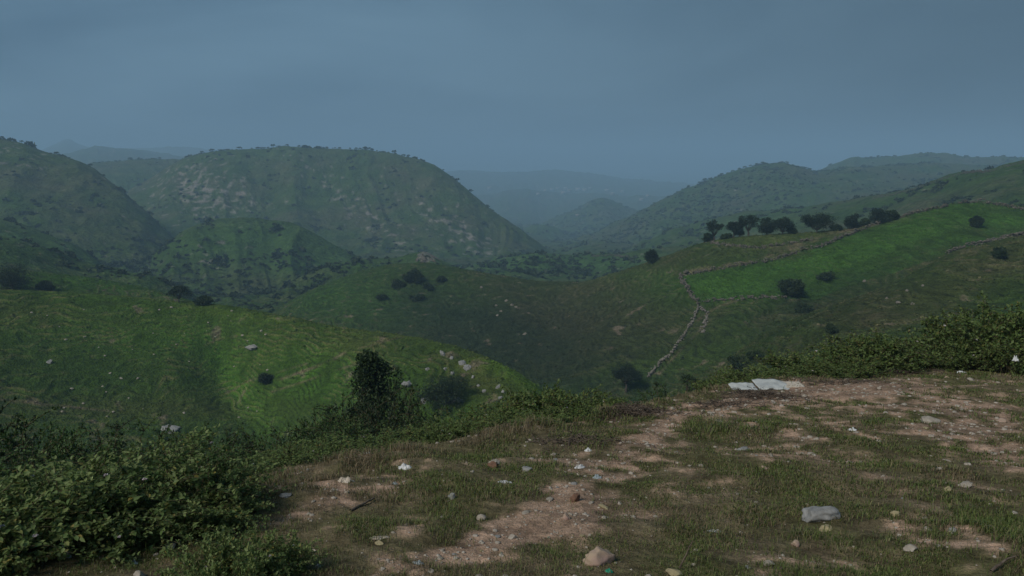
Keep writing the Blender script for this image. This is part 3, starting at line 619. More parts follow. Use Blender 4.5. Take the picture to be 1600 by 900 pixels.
for k, (a_, b_, c_, d_) in enumerate([(622,448,7,22),(668,452,6,18),(652,470,6,22),(598,468,5,18),(690,440,5,14),(1255,488,9,26),(1290,438,8,24),(1180,560,14,26),(1150,580,18,30),(1300,520,8,18)]):
    place_tree(a_, b_, c_*1.3, d_*1.2, ORD[k]+' small shrub from the left on the upper central hill' if a_ < 1000 else ORD[k-5]+' small shrub in the grassy gullies of the right hill', 'bush', 'shrub', 'shrub', 'small shrubs on the middle hills', nleaf=1100, nlobe=8)

# ------------------------------------------------------------ far scrub: 300 largest as individuals, the rest as stuff
def clump_mesh(name, n, seed_flat=.75, size=.45):
    d = runit(n); d[:, 2] = np.abs(d[:, 2])*.9+.02; P = d*rng.uniform(.45, 1, n)[:, None]*[1, 1, seed_flat*1.5]*.5; ls = size*rng.uniform(.6, 1.3, n)
    return leaves(P, runit(n)+d*.7, ls, ls*.7, rng.uniform(0, 6.28, n), True)
def tree_like(n):
    V1, F1 = clump_mesh('t', n, .6, .42); V1 = V1*[1, 1, .8]+[0, 0, .55]
    V2, F2 = tubes([(np.array([[0, 0, -.2], [.02, 0, .4], [0, .02, .8]]), [.06, .045, .02])], 4)
    F2 = np.concatenate([F2[:, [0, 1, 2]], F2[:, [0, 2, 3]]])+len(V1)
    return np.concatenate([V1, V2]), np.concatenate([F1, F2])
PROTO = [clump_mesh('c', 46) for _ in range(6)]
PM = [np_mesh('shrub', v, f, M_scrub) for v, f in PROTO]
TPROTO = [tree_like(40) for _ in range(5)]; TM = [np_mesh('ridge_tree', v, f, M_tree) for v, f in TPROTO]
curv = np.zeros_like(Zg); k_ = 9
curv[:, k_:-k_] = (Zg[:, k_:-k_]*2-Zg[:, 2*k_:]-Zg[:, :-2*k_])
lat = np.zeros_like(Zg); lat[k_:-k_] = (Zg[k_:-k_]*2-Zg[2*k_:]-Zg[:-2*k_])
gully = -lat/(RR*.012)
area = RR*np.gradient(cols)[:, None]*np.gradient(rows)[None, :]
dens = np.clip(-.12+1.7*fbm(Xg/60, Yg/60, 101, 3)+.7*fbm(Xg/220, Yg/220, 105, 2)+gully*.9, .02, 2.2)
wood = np.clip(blob(1120,320,160,35,-20,1000,1600)*1.2+blob(230,430,130,40,10,400,900)*1.3+blob(880,420,160,18,0,400,700)*1.3+blob(460,440,120,30,0,350,650)*1.2+blob(930,350,70,25,0,1600,2400)*1.2, 0, 2)
wgt = area*(dens+wood)*VIS*(RR > 340)*(RR < 2600)*(np.abs(TH) < R(36))/np.maximum(RR/900, .6)**1.1
wgt = wgt*(1-rk*.6); wf = wgt.ravel()/wgt.sum(); NS = 6000
pick = rng.choice(wf.size, NS, p=wf); sp = V[pick].astype(float); sr = np.hypot(sp[:, 0], sp[:, 1])
sp[:, :2] += rng.normal(size=(NS, 2))*1.0; ss = rng.gamma(2.4, .9, NS)*.95+.8; ss *= np.clip((sr/900)**.35, .75, 1.5)
order = np.argsort(-ss/sr); kown = Kg.ravel()[pick]
SHL = {k: 'dark shrub dotted on the '+v for k, v in {'left_high':'tall scrubby hill at far left','big_round':'big rounded hill left of centre','green_knoll':'green knoll below the big rounded hill','left_back':'short ridge at the left edge','left_mid':'green spur at far left','left_low':'low ridge behind the nearest left hill','spur':'dark spur ending in a rocky outcrop','green_valley':'bright green valley slope beyond the saddle','right_upper':'long grey green ridge at right','right_far':'hazy blue hill right of the gorge','saddle_hill':'central saddle backed hill','back_saddle':'brown saddle between the tall hills','base':'hazy valley floor between the hills'}.items()}
keys = ['base', 'shelf']+NAMES
for n_, q in enumerate(order[:285]):
    o = link('shrub', PM[n_ % 6]); o.location = (sp[q, 0], sp[q, 1], float(gz(sp[q, 0], sp[q, 1]))-.1*ss[q]); o.scale = (ss[q], ss[q]*rng.uniform(.8, 1.1), ss[q]*rng.uniform(.7, 1)); o.rotation_euler.z = rng.uniform(0, 6.28)
    tag(o, SHL.get(keys[kown[q]], 'dark shrub dotted on a distant hazy hillside'), 'shrub', 'shrubs dotted over the hillsides')
def scatter_mesh(name, protos, P, S, Zs, mat):
    Vs, Fs, off = [], [], 0
    for k in range(len(protos)):
        m = np.arange(k, len(P), len(protos)); v, f = protos[k]; a_ = rng.uniform(0, 6.28, len(m)); c_, s_ = np.cos(a_)[:, None], np.sin(a_)[:, None]
        X = v[None, :, 0]*c_-v[None, :, 1]*s_; Y = v[None, :, 0]*s_+v[None, :, 1]*c_; Zz = np.broadcast_to(v[None, :, 2], X.shape)
        VV = np.stack([X*S[m, None], Y*S[m, None], Zz*(S*Zs)[m, None]], -1)+P[m, None, :]
        Vs.append(VV.reshape(-1, 3)); Fs.append((f[None]+(np.arange(len(m))*len(v))[:, None, None]+off).reshape(-1, f.shape[1])); off += len(m)*len(v)
    return np_mesh(name, np.concatenate(Vs), np.concatenate(Fs), mat)
rest = order[285:]; P = sp[rest].copy(); P[:, 2] = gz(P[:, 0], P[:, 1])-.1*ss[rest]
tag(link('scrub', scatter_mesh('scrub', PROTO, P, ss[rest], rng.uniform(.7, 1, len(rest)), M_scrub)), 'dark scrub speckling the distant hillsides and gullies', 'scrub', None, 'stuff')
# grass tussocks roughening the middle hills, tinted like the turf they grow from
M_tus, t, b = mat_new('tussock'); at = nd('ShaderNodeAttribute', t, attribute_name='albedo'); t.links.new(at.outputs['Color'], b.inputs['Base Color'])
tw = (area*VIS*(RR > 88)*(RR < 345)*(np.abs(TH) < R(36.5))*np.clip(.5+n2+.4*n1, .05, 2)/RR**1.2).ravel(); NT = 26000
tp_ = rng.choice(tw.size, NT, p=tw/tw.sum()); TP = V[tp_].astype(float); TP[:, :2] += rng.normal(size=(NT, 2))*.3; TP[:, 2] = gz(TP[:, 0], TP[:, 1])-.03
TC = CC[tp_]*rng.uniform(.9, 1.35, NT)[:, None]; tsz = rng.gamma(4, .06, NT)+.1
TPR = [clump_mesh('t', 9, .55, .6) for _ in range(4)]
tme = scatter_mesh('grass_tussocks', TPR, TP, tsz, rng.uniform(.5, .9, NT), M_tus)
tcol = np.concatenate([np.repeat(TC[np.arange(k, NT, 4)], len(TPR[k][0]), 0) for k in range(4)]); ca = tme.color_attributes.new('albedo', 'FLOAT_COLOR', 'POINT')
c4 = np.ones((len(tcol), 4), np.float32); c4[:, :3] = np.clip(tcol, .005, .5); ca.data.foreach_set('color', c4.ravel())
tag(link('grass_tussocks', tme), 'rough grass tussocks covering the nearer hillsides', 'grass', None, 'stuff')
# trees on the skylines
def ridge_trees(hill, spans, label, group, size=(3.2, 5.6)):
    th_c, wc, rc = CURV[hill]['crest']
    for a_, b_, n in spans:
        for px in np.sort(rng.uniform(a_, b_, n)):
            th, _ = ray(px, 260); r_ = float(smooth_interp(np.array([th]), th_c, rc)[0])*rng.uniform(.985, 1.0); x, y = r_*math.sin(th), r_*math.cos(th)
            s = rng.uniform(*size)*rng.choice([.6, .8, 1, 1.15]); o = link('ridge_tree', TM[rng.integers(0, 5)]); o.location = (x, y, float(gz(x, y))-.25); o.scale = (s*rng.uniform(.9, 1.4), s, s*.85); o.rotation_euler.z = rng.uniform(0, 6.28)
            tag(o, label, 'tree', group)
ridge_trees('big_round', [(315,345,3),(375,420,5),(420,520,15),(520,600,18),(600,645,6),(690,760,4)], 'tiny tree on the skyline of the big rounded hill', 'trees along the top of the big rounded hill')
ridge_trees('left_high', [(0,50,8),(70,95,3),(138,142,1)], 'tiny tree on the skyline of the tall hill at far left', 'trees along the top of the far left hill')
ridge_trees('back_saddle', [(165,175,1),(245,258,2)], 'tiny tree on the brown saddle between the tall left hills', 'trees on the brown saddle')
ridge_trees('right_far', [(1080,1180,16),(1180,1230,6),(1250,1290,5)], 'tiny tree on the skyline of the hazy blue hill at right', 'trees along the top of the hazy blue hill', (4, 6))
ridge_trees('right_farther', [(1290,1330,3),(1360,1460,4)], 'tiny tree on the farthest flat topped hill at right', 'trees on the farthest right hill', (4, 6))
ridge_trees('right_upper', [(1380,1440,8),(1500,1560,4)], 'tiny tree on the long grey green ridge at right', 'trees along the long right ridge', (2.2, 3.2))
# village houses in the far valley
hv = np.array([(-.5,-.35,0),(.5,-.35,0),(.5,.35,0),(-.5,.35,0),(-.5,-.35,.45),(.5,-.35,.45),(.5,.35,.45),(-.5,.35,.45)]); hf = [(0,1,5,4),(1,2,6,5),(2,3,7,6),(3,0,4,7),(0,3,2,1)]
rv = np.array([(-.55,-.42,.43),(.55,-.42,.43),(.55,.42,.43),(-.55,.42,.43),(-.55,0,.7),(.55,0,.7)])
hroot = None
for px, py in [(852,299),(862,298),(871,296),(884,297),(890,300),(903,298),(914,299),(922,296),(948,299),(957,305),(972,301),(1002,314),(1012,308),(765,296),(902,338),(841,305),(880,304)]:
    p, r_ = hit(px, py, 1200)
    if hroot is None:
        hroot = empty('house', p); link('wall', np_mesh('wall', hv, hf, M_house), hroot)
        link('roof', np_mesh('roof', rv, [(0,1,5),(0,5,4),(3,4,5),(3,5,2),(0,4,3),(1,2,5),(0,3,2),(0,2,1)], M_roof), hroot)
        h_ = hroot; h_.scale = (14, 14, 14)
    else: h_ = copy_tree(hroot, p)
    s = rng.uniform(.8, 1.3)*5.5*r_/F; h_.scale = (s, s, s); h_.rotation_euler.z = rng.uniform(-.5, .5)
    tag(h_, 'tiny pale house of the village in the hazy far valley', 'house', 'houses in the hazy far valley')

# ------------------------------------------------------------ stones
def icosphere(sub):
    t_ = (1+5**.5)/2; v = [(-1,t_,0),(1,t_,0),(-1,-t_,0),(1,-t_,0),(0,-1,t_),(0,1,t_),(0,-1,-t_),(0,1,-t_),(t_,0,-1),(t_,0,1),(-t_,0,-1),(-t_,0,1)]
    v = [np.array(a)/np.linalg.norm(a) for a in v]
    f = [(0,11,5),(0,5,1),(0,1,7),(0,7,10),(0,10,11),(1,5,9),(5,11,4),(11,10,2),(10,7,6),(7,1,8),(3,9,4),(3,4,2),(3,2,6),(3,6,8),(3,8,9),(4,9,5),(2,4,11),(6,2,10),(8,6,7),(9,8,1)]
    for _ in range(sub):
        mid = {}; nf = []
        def mp_(a, b):
            k = (min(a, b), max(a, b))
            if k not in mid: m = v[a]+v[b]; v.append(m/np.linalg.norm(m)); mid[k] = len(v)-1
            return mid[k]
        for a, b, c in f: ab, bc, ca = mp_(a, b), mp_(b, c), mp_(c, a); nf += [(a, ab, ca), (b, bc, ab), (c, ca, bc), (ab, bc, ca)]
        f = nf
    return np.array(v), np.array(f)
def stone_geo(sub, rough=.25, cuts=7, flat=1.):
    v, f = icosphere(sub); v = v.copy()
    for _ in range(cuts):                                # chip flat facets off
        n = runit(1)[0]; d = rng.uniform(.55, .85); q = v@n; v -= np.maximum(q-d, 0)[:, None]*n
    v *= (1+rough*1.3*fbm(v[:, 0]*1.7+v[:, 2]*2+rng.uniform(0, 99), v[:, 1]*1.7-v[:, 2], 7, 4))[:, None]
    v[:, 2] *= flat; return v*.5, f
# boulders and outcrops on the near left hill; px, py, width px, height px
def boulder(px, py, wp, hp, label, mat=None, rmin=30, tilt=0, group='pale rocks on the near spur'):
    p, r_ = hit(px, py, rmin); v, f = stone_geo(3, .22, 10)
    v = v*np.array([wp, wp*.8, hp*1.5])*r_/F; c_, s_ = math.cos(R(tilt)), math.sin(R(tilt)); v = np.stack([v[:, 0]*c_+v[:, 2]*s_, v[:, 1], -v[:, 0]*s_+v[:, 2]*c_], 1)
    o = link('boulder', np_mesh('boulder', v, f, mat or M_sgrey)); o.location = p; return tag(o, label, 'rock', group)
boulder(266, 671, 30, 9, 'large pale slab like boulder at the foot of the nearest left hill', group=None)
boulder(78, 566, 9, 5, 'white rock alone on the left face of the nearest hill', group=None)
boulder(395, 543, 20, 5, 'flat pale rock near the top of the grassy gully', group=None)
boulder(637, 601, 22, 8, 'pale tilted slab beside the tall dark pointed tree', tilt=25, group=None)
boulder(664, 628, 14, 12, 'pale rock at the lower left of the wide dark bush', group=None)
boulder(714, 627, 22, 9, 'grey rock at the lower right of the wide dark bush', group=None)
for k, (a_, b_, c_, d_, e_) in enumerate([(692,553,14,4,40),(706,560,8,4,30),(724,568,16,7,25),(731,575,14,7,30),(697,577,10,5,30),(707,584,9,5,30),(668,577,7,4,20),(739,590,7,5,40),(748,603,6,4,0),(757,612,8,5,20),(779,605,9,7,50),(786,613,7,6,40),(782,622,8,5,0)]):
    boulder(a_, b_, c_, d_, 'pale rock in the stony scar at the right end of the nearest hill', tilt=e_, group='rocks of the stony scar')
for k in range(46):
    px, py = rng.uniform(0, 420), rng.uniform(480, 655); s = rng.uniform(1.5, 4)
    boulder(px, py, s*1.3, s*.6, 'tiny pale stone scattered on the left face of the nearest hill', M_stone, group='tiny stones on the nearest hill')
for px, py in [(775,478),(783,487),(777,493),(800,477),(806,480),(820,522),(752,450),(792,470),(1442,447),(1417,455),(1427,475),(1404,473),(1195,463),(1350,440),(1386,467)]:
    boulder(px, py, rng.uniform(4, 8), 3.5, 'small grey rock on the central hill slope' if px < 1000 else 'small grey rock on the brown right hillside', M_wpale, group='small rocks on the middle hills')
for k in range(12):
    boulder(rng.normal(664, 8), rng.uniform(400, 410), rng.uniform(5, 11), rng.uniform(4, 8), 'grey rock of the outcrop on the dark spur left of centre', M_wall, 300, rng.uniform(-60, 60), 'rocks of the spur outcrop')

# dry stone walls following the slope
def stone_wall(pts, label, h=1.0, wth=.7, rmin=100, mat=None, gap=.0):
    P = []
    for (x0, y0), (x1, y1) in zip(pts[:-1], pts[1:]):
        n = max(2, int(math.hypot(x1-x0, y1-y0)/14)+1)
        for t_ in np.linspace(0, 1, n, endpoint=False): P.append(hit(x0+(x1-x0)*t_, y0+(y1-y0)*t_, rmin)[0])
    P.append(hit(*pts[-1], rmin)[0]); P = np.array(P); seg = np.linalg.norm(np.diff(P[:, :2], axis=0), axis=1); cum = np.r_[0, np.cumsum(seg)]
    n = min(9000, int(cum[-1]/.32*2.5)); u = rng.uniform(0, cum[-1], n); xx = np.interp(u, cum, P[:, 0]); yy = np.interp(u, cum, P[:, 1])
    keep = gn(u/6, u*0, 9) > gap-1; xx, yy, u = xx[keep], yy[keep], u[keep]; n = len(xx)
    xx = xx+rng.normal(0, wth*.3, n)+gn(u/9, u*0+5, 1)*.5; yy = yy+rng.normal(0, wth*.3, n)+gn(u/9, u*0+9, 1)*.5
    hh = h*(.75+.5*gn(u/4, u*0, 3)); zz = gz(xx, yy)+rng.uniform(-.1, 1, n)*hh
    pr = [stone_geo(0, .2, 3) for _ in range(5)]
    me = scatter_mesh('stone_wall', pr, np.stack([xx, yy, zz], 1), rng.uniform(.3, .75, n), rng.uniform(.5, .9, n), mat or M_wall)
    return tag(link('stone_wall', me), label, 'wall')
stone_wall([(1062,431),(1068,443),(1076,457),(1090,471),(1093,477)], 'short stone wall down the left side of the walled green field', 1.1)
stone_wall([(1091,481),(1084,500),(1074,515),(1065,530),(1048,552),(1032,568),(1010,590)], 'pale tumbled stone wall running down the central slope into the valley', .8, .7, mat=M_wpale)
stone_wall([(1096,472),(1130,469),(1180,467),(1228,466)], 'low stone wall along the bottom of the walled green field', .8)
stone_wall([(1062,431),(1110,424),(1165,414),(1210,407),(1255,392),(1290,383),(1340,362),(1390,344),(1440,331),(1480,323)], 'long dark stone wall along the top of the walled green field', 1.2)
stone_wall([(1498,318),(1530,316),(1560,321),(1600,328)], 'dark wall over the crown of the right hill', 1.2)
stone_wall([(1480,396),(1516,384),(1545,378),(1580,371),(1600,367)], 'stone wall above the brown hillside at the right edge', 1.0)
stone_wall([(1110,379),(1135,384),(1170,387),(1200,386),(1235,381),(1270,374)], 'low dark bank wall below the row of trees', .8)
stone_wall([(1093,480),(1105,490),(1102,505),(1095,520)], 'broken stones fanning out below the wall corner', .4, .9, mat=M_wpale)
stone_wall([(1364,311),(1400,303),(1431,296),(1465,283),(1506,271),(1545,269),(1570,261),(1600,255)], 'dark wall along the long ridge at the right edge', 1.8, 1.2, 350)
stone_wall([(925,401),(960,400),(985,404)], 'curved dark field wall in the green valley beyond the saddle', 1.5, 1.2, 350)

# ------------------------------------------------------------ foreground plants
LB = [make_bush('lantana_bush', 1, 1.35, 44, .060, .62, M_lant, M_stem, 1.0, fl) for fl in (2, 4, 1)]
HB = [make_bush('hedge_bush', 1, 1.3, 40, .062, .6, M_lant2, M_stem, .85, fl, True) for fl in (1, 0, 2)]
SB = [make_bush('shrub', 1, 1.3, 50, .040, .6, m_, M_stem, 1.0, 0, True) for m_ in (M_shrub, M_dark, M_shrub)]
used = set()
def rank(lst, px): return ORD[sorted(lst).index(px)]
def put(protos, i, px, r_, top_py, wm, label, cat, group, hmin=.25, p=None):
    pr = protos[i % len(protos)]
    p = at_r(px, r_, top_py) if p is None else p; th, wv = ray(px, top_py)
    h = max(hmin, wv*r_-p[2])*rng.uniform(.94, 1.1)
    if pr.name not in used: o = pr; used.add(pr.name)
    else: o = copy_tree(pr, p)
    o.location = (p[0], p[1], p[2]-.05); o.rotation_euler.z = rng.uniform(0, 6.28); o.scale = (wm/1.35, wm/1.35, h/1.02)
    return tag(o, label, cat, group)
gl = 'lantana bushes massed at lower left'
for i, (px, r_, tp, wm, lb) in enumerate([
    (-90,5.0,745,1.1,'leafy bush cut by the left edge of the picture'),(30,5.0,750,1.0,'leafy bush at left above the teal plastic scrap'),(125,5.2,725,1.05,'leafy bush behind the teal and white litter'),
    (215,5.3,702,1.1,'tall leafy bush in the middle of the left thicket'),(295,5.4,697,.95,'leafy bush with upright shoots at the right top of the left thicket'),(355,5.7,720,.8,'leafy bush at the right end of the left thicket'),
    (60,6.3,728,1.2,'leafy bush at the back left of the thicket'),(170,6.5,712,1.1,'leafy bush at the back middle of the thicket'),(265,6.6,695,1.1,'leafy bush at the back right of the thicket'),(345,7.0,705,1.0,'leafy bush behind the right end of the thicket'),
    (-40,4.8,800,.8,'low leafy bush at the left frame edge'),(180,4.9,775,.8,'low leafy bush fronting the thicket above the litter'),(265,4.95,770,.75,'low leafy bush at the front right of the thicket'),(335,5.0,765,.6,'small leafy bush filling the right front of the thicket'),
    (-130,6.4,735,1.3,'leafy bush half outside the left frame edge')]):
    put([LB[0], LB[1], HB[0], LB[2], SB[0]], i, px, r_, tp, wm, lb, 'bush', gl)
for i, (px, r_, tp, wm, lb) in enumerate([(330,3.75,822,.5,'white flowered low bush at bottom left centre'),(385,3.9,815,.52,'leafy flowering bush at bottom beside the grass'),(440,4.0,835,.42,'rightmost low flowering bush at the bottom'),(360,3.5,850,.4,'lowest flowering bush touching the bottom edge')]):
    put(LB, i+1, px, r_, tp, wm, lb, 'bush', 'low white flowered bushes at bottom left', .2)
gh = 'hedge bushes along the slope edge in the middle'
HL = [(450,7.6,735,.8),(500,8.2,722,.9),(545,8.4,705,.9),(600,8.6,690,1.0),(650,8.6,680,1.0),(700,8.8,668,1.0),(745,9.2,660,1.1),(790,9.6,640,1.2),(830,9.8,620,1.25),(865,10,606,1.3),(900,10.4,608,1.2),(935,11,618,1.1),(960,11.5,632,.9),(800,8.7,655,.8),(850,9.1,640,.9),(895,9.4,642,.8),(740,8.4,680,.7),(690,8.2,690,.7),(770,11,640,1.4),(840,11.5,605,1.4),(470,8.8,705,1.1),(530,9.5,690,1.2)]
for i, (px, r_, tp, wm) in enumerate(HL):
    za = [q[0] for q in HL if (q[0] < 660) == (px < 660) and (q[0] < 780) == (px < 780)]
    lb = rank(za, px)+' bush from the left in '+('the scrambling low hedge around the white litter' if px < 660 else ('the low hedge stretch above the brown rock' if px < 780 else 'the tall hedge clump right of centre'))
    put(HB, i, px, r_, tp, wm, lb, 'bush', gh)
gr_ = 'hedge bushes along the slope edge at right'
HR = [(1130,15.5,588,1.3),(1165,16.5,578,1.6),(1205,17,564,1.7),(1245,17,552,1.8),(1285,17.5,542,1.8),(1325,18,530,1.9),(1360,18,524,1.9),(1395,18.5,516,1.8),(1430,19,524,1.7),(1465,20,520,1.9),(1497,20,494,2.0),(1538,20,482,2.2),(1580,20.5,478,2.3),(1625,21,480,2.3),(1680,21,492,2.2),(1740,21,495,2.2),(1230,15.6,572,1.2),(1290,16,563,1.2),(1350,16.8,556,1.2),(1415,18,550,1.3),(1520,19,530,1.4),(1590,19,528,1.4),(1475,18.6,548,1.1)]
for i, (px, r_, tp, wm) in enumerate(HR):
    zo = lambda v: (v > 1475)+(v > 1260); za = [q[0] for q in HR if zo(q[0]) == zo(px)]
    lb = rank(za, px)+' bush from the left '+('in the tall dense hedge at the right edge' if px > 1475 else ('in the hedge right of the pale sheets' if px > 1260 else 'in the low hedge behind the pale sheets'))
    put(HB, i+1, px, r_, tp, wm, lb, 'bush', gr_)
gs = 'dark shrubs on the falling slope'
SL = [(533,29,606,3.4),(612,30,604,3.4),(572,27,628,3.4),(548,31,618,3.2),(604,31,612,3.2),(636,27,640,3),(505,24,650,3),(470,23,676,2.6),(-60,18,640,3),(10,16,655,2.8),(60,14,690,2.4),(110,17,672,2.6),(160,15,690,2.2),(215,18,668,2.6),(300,20,668,2.4),(255,15,690,2.0),(340,19,668,2.4),(380,16,700,2.2),(420,19,688,2.6),(450,14,712,1.8),(480,20,672,2.6),(520,17,660,2.2),(500,24,660,2.8),(540,22,676,2.6),(600,20,680,2.6),(640,24,664,3.0),(690,26,652,3.2),(740,28,645,3.2),(790,28,636,3.0),(660,17,690,2.0),(720,18,676,2.2),(780,20,655,2.4),(620,14,702,1.6),(400,26,678,3),(330,13,708,1.8),(20,12,710,2.0),(90,11.5,712,1.8),(850,24,625,2.6),(1120,22,600,2.2),(1020,30,612,2.4),(1050,26,612,2.2),(1150,26,588,2.4),(920,30,622,2.6)]
for i, (px, r_, tp, wm) in enumerate(SL):
    zo = lambda v: (v > 470)+(v > 870); za = [q[0] for q in SL if zo(q[0]) == zo(px)]
    lb = rank(za, px)+' shrub from the left '+('on the dark slope behind the leafy left thicket' if px < 470 else ('in the green dip beyond the middle hedge' if px < 870 else 'in the valley just beyond the bare edge'))
    put(SB, (1 if (i % 4 == 0 or i < 5) else (0 if i % 2 else 2)), px, r_, tp, wm, lb, 'shrub', gs, .6)

# ------------------------------------------------------------ turf: blades as stuff
def sample_shelf(n, keepf, rmin=2.2, rmax=20.5, pw=1.6):
    th = rng.uniform(R(-43), R(43), n); r_ = (rmin**(2-pw)+(rmax**(2-pw)-rmin**(2-pw))*rng.uniform(0, 1, n))**(1/(2-pw))
    re = np.interp(th, eth, ere); m = r_ < re+.7; th, r_ = th[m], r_[m]
    ci = np.clip(np.searchsorted(cols, th), 0, ncol-1); ri = np.clip(np.searchsorted(rows, r_), 0, nrow-1)
    k = rng.uniform(0, 1, len(th)) < keepf(ci, ri); th, r_, ci, ri = th[k], r_[k], ci[k], ri[k]
    x, y = r_*np.sin(th), r_*np.cos(th); return np.stack([x, y, gz(x, y)], 1), r_, ci, ri
TUFT = fbm(Xg/.5, Yg/.5, 131, 3); TALL = np.clip(.5+fbm(Xg/1.3, Yg/1.3, 135, 2), 0, 1.3)
def blades(P, r_, hscale, mat, name, wd=.0045, lean=.6):
    n = len(P); h = hscale*rng.uniform(.5, 1.3, n); az = rng.uniform(0, 6.28, n); d = np.stack([np.cos(az), np.sin(az), 0*az], 1)
    sd_ = np.stack([-np.sin(az), np.cos(az), 0*az], 1); roll = rng.uniform(-1, 1, n)[:, None]; sd_ = sd_*np.sqrt(1-roll**2*.8)+d*roll*.8
    ww = (wd*np.clip(r_/5, .8, 3.2)*rng.uniform(.7, 1.3, n))[:, None]; le = (rng.uniform(.1, 1, n)*lean*h)[:, None]; hh = h[:, None]; up = np.array([0, 0, 1.])
    a0 = P-sd_*ww*.5-up*.01; a1 = P+sd_*ww*.5-up*.01; m = P+d*le*.35+up*hh*.6; b0 = m-sd_*ww*.4; b1 = m+sd_*ww*.4; tp = P+d*le+up*hh*(1-.25*lean)
    Vv = np.stack([a0, a1, b1, b0, tp], 1).reshape(-1, 3); b = np.arange(n)[:, None]*5
    return np_mesh(name, Vv, np.concatenate([b+[0, 1, 2], b+[0, 2, 3], b+[3, 2, 4]]), mat)
gp, gr2, ci, ri = sample_shelf(720000, lambda c, r: np.clip((1-BARE[c, r]*.97)*np.clip(.55+TUFT[c, r]*1.1, .06, 1)*(1-brush[c, r]*.8), 0, 1))
hs = (.020+.034*TALL[ci, ri])*np.clip(1+blob(1110,668,45,16,0,2,30)[ci, ri]*1.6, 1, 2.4); edg = sst(-.6, .3, gr2-np.interp(np.arctan2(gp[:, 0], gp[:, 1]), eth, ere)); hs = hs*(1+edg*1.6)
dryness = np.clip(.33+.5*fbm(gp[:, 0]/1.1, gp[:, 1]/1.1, 141, 3)+.45*edg+blob(520,780,130,40,-12,2,30)[ci, ri]*.4+.35*BARE[ci, ri], 0, .92)
isd = rng.uniform(0, 1, len(gp)) < dryness
print('BLADES', len(gp), isd.sum())
tag(link('grass', blades(gp[~isd], gr2[~isd], hs[~isd], M_grass, 'grass', .0042, 1.3)), 'short green grass growing in patches on the foreground earth', 'grass', None, 'stuff')
tag(link('dry_grass', blades(gp[isd], gr2[isd], hs[isd]*.85, M_straw, 'dry_grass', .0036, 1.5)), 'straw coloured dry grass mixed through the foreground turf', 'dry grass', None, 'stuff')

# dead stalks lying over the bare earth, and a few taller stems standing out of the turf
sp_, sr_, ci, ri = sample_shelf(70000, lambda c, r: np.clip(.15+BARE[c, r]*.7, 0, 1))
tag(link('straw_litter', blades(sp_+[0, 0, .004], sr_, np.full(len(sp_), .010), M_straw, 'straw_litter', .0032, 5.)), 'dry straw and dead stalks lying over the bare earth', 'straw', None, 'stuff')
sp_, sr_, ci, ri = sample_shelf(6500, lambda c, r: np.clip(.2+.6*TALL[c, r]-BARE[c, r]*.5, 0, 1))
tag(link('weed_stems', blades(sp_, sr_, rng.uniform(.06, .15, len(sp_)), M_grass, 'weed_stems', .0034, .5)), 'thin taller weed stems standing out of the turf', 'weeds', None, 'stuff')
# ------------------------------------------------------------ gravel and stones on the shelf
PS = [stone_geo(1, .2, 5) for _ in range(6)]
pp, pr_, ci, ri = sample_shelf(26000, lambda c, r: np.clip(.06+BARE[c, r]*.9, 0, 1), pw=1.5)
ps = np.clip(rng.gamma(1.6, .010, len(pp)), .007, .05)*np.clip(pr_/6, .8, 1.6)
tag(link('gravel', scatter_mesh('gravel', PS, pp+[0, 0, .002], ps, np.full(len(pp), .6), M_stone)), 'pale gravel strewn over the bare foreground earth', 'gravel', None, 'stuff')
SM = [[np_mesh('stone', *stone_geo(2, .2, 8, .62), m_) for _ in range(4)] for m_ in (M_stone, M_sgrey, M_syel, M_spink)]
sp2, sr2, ci, ri = sample_shelf(900, lambda c, r: np.clip(.12+BARE[c, r]*.6, 0, 1), 3., 18, 1.7)
for q in range(min(210, len(sp2))):
    s = float(np.clip(rng.gamma(2.2, .016), .02, .09)*np.clip(sr2[q]/6, .8, 1.7)); mi = int(rng.choice(4, p=[.55, .2, .15, .1]))
    o = link('stone', SM[mi][rng.integers(0, 4)]); o.location = sp2[q]+np.array([0, 0, s*.08]); o.scale = (s*rng.uniform(.9, 1.5), s, s*rng.uniform(.6, 1)); o.rotation_euler = (rng.normal(0, .15), rng.normal(0, .15), rng.uniform(0, 6.28))
    px_ = project(*sp2[q])[0]; wher = 'bare earth at the left of the foreground' if px_ < 760 else ('reddish bare patch in the middle foreground' if px_ < 1060 else 'grassy ground at the right of the foreground')
    tag(o, 'small '+['pale', 'grey', 'yellowish', 'pinkish'][mi]+' stone lying on the '+wher, 'stone', 'small stones strewn over the foreground')
def rock(px, py, wp, hp, mat, label, sub=3, rz=None, cat='stone', flat=1.):
    p, r_ = hit(px, py+hp*.35, 2.0); v, f = stone_geo(sub, .10, 9); sc_ = math.hypot(r_, p[2])/F
    v = v*np.array([wp, wp*.75, hp*1.3*flat])*sc_; o = link('rock', np_mesh('rock', v, f, mat)); o.location = p+np.array([0, 0, hp*.16*sc_]); o.rotation_euler.z = rng.uniform(-.3, .3)
    return tag(o, label, cat)
rock(1280, 802, 56, 24, M_sgrey, 'largest blue grey stone with pale tip in the right foreground grass')
rock(1289, 825, 22, 8, M_syel, 'small yellowish flat stone just below the large grey stone')
rock(937, 867, 50, 32, M_spink, 'lumpy pink and beige rock at the bottom centre')
rock(899, 777, 18, 16, M_sbrown, 'dark rusty brown rock at the top of the bare patch')
rock(771, 726, 20, 12, M_sbrown, 'brown rock in the grass right of the white litter')
rock(773, 721, 19, 7, M_stone, 'flat pale stone resting on top of the brown rock')
rock(824, 732, 20, 10, M_sgrey, 'smooth grey stone right of the brown rock')
rock(1453, 657, 34, 10, M_stone, 'flat pale slab stone on the bare earth at right')
rock(1053, 893, 24, 14, M_syel, 'beige stone at the foot of the upright dry stick')
rock(447, 773, 18, 7, M_sgrey, 'flat grey stone at the left end of the turf')
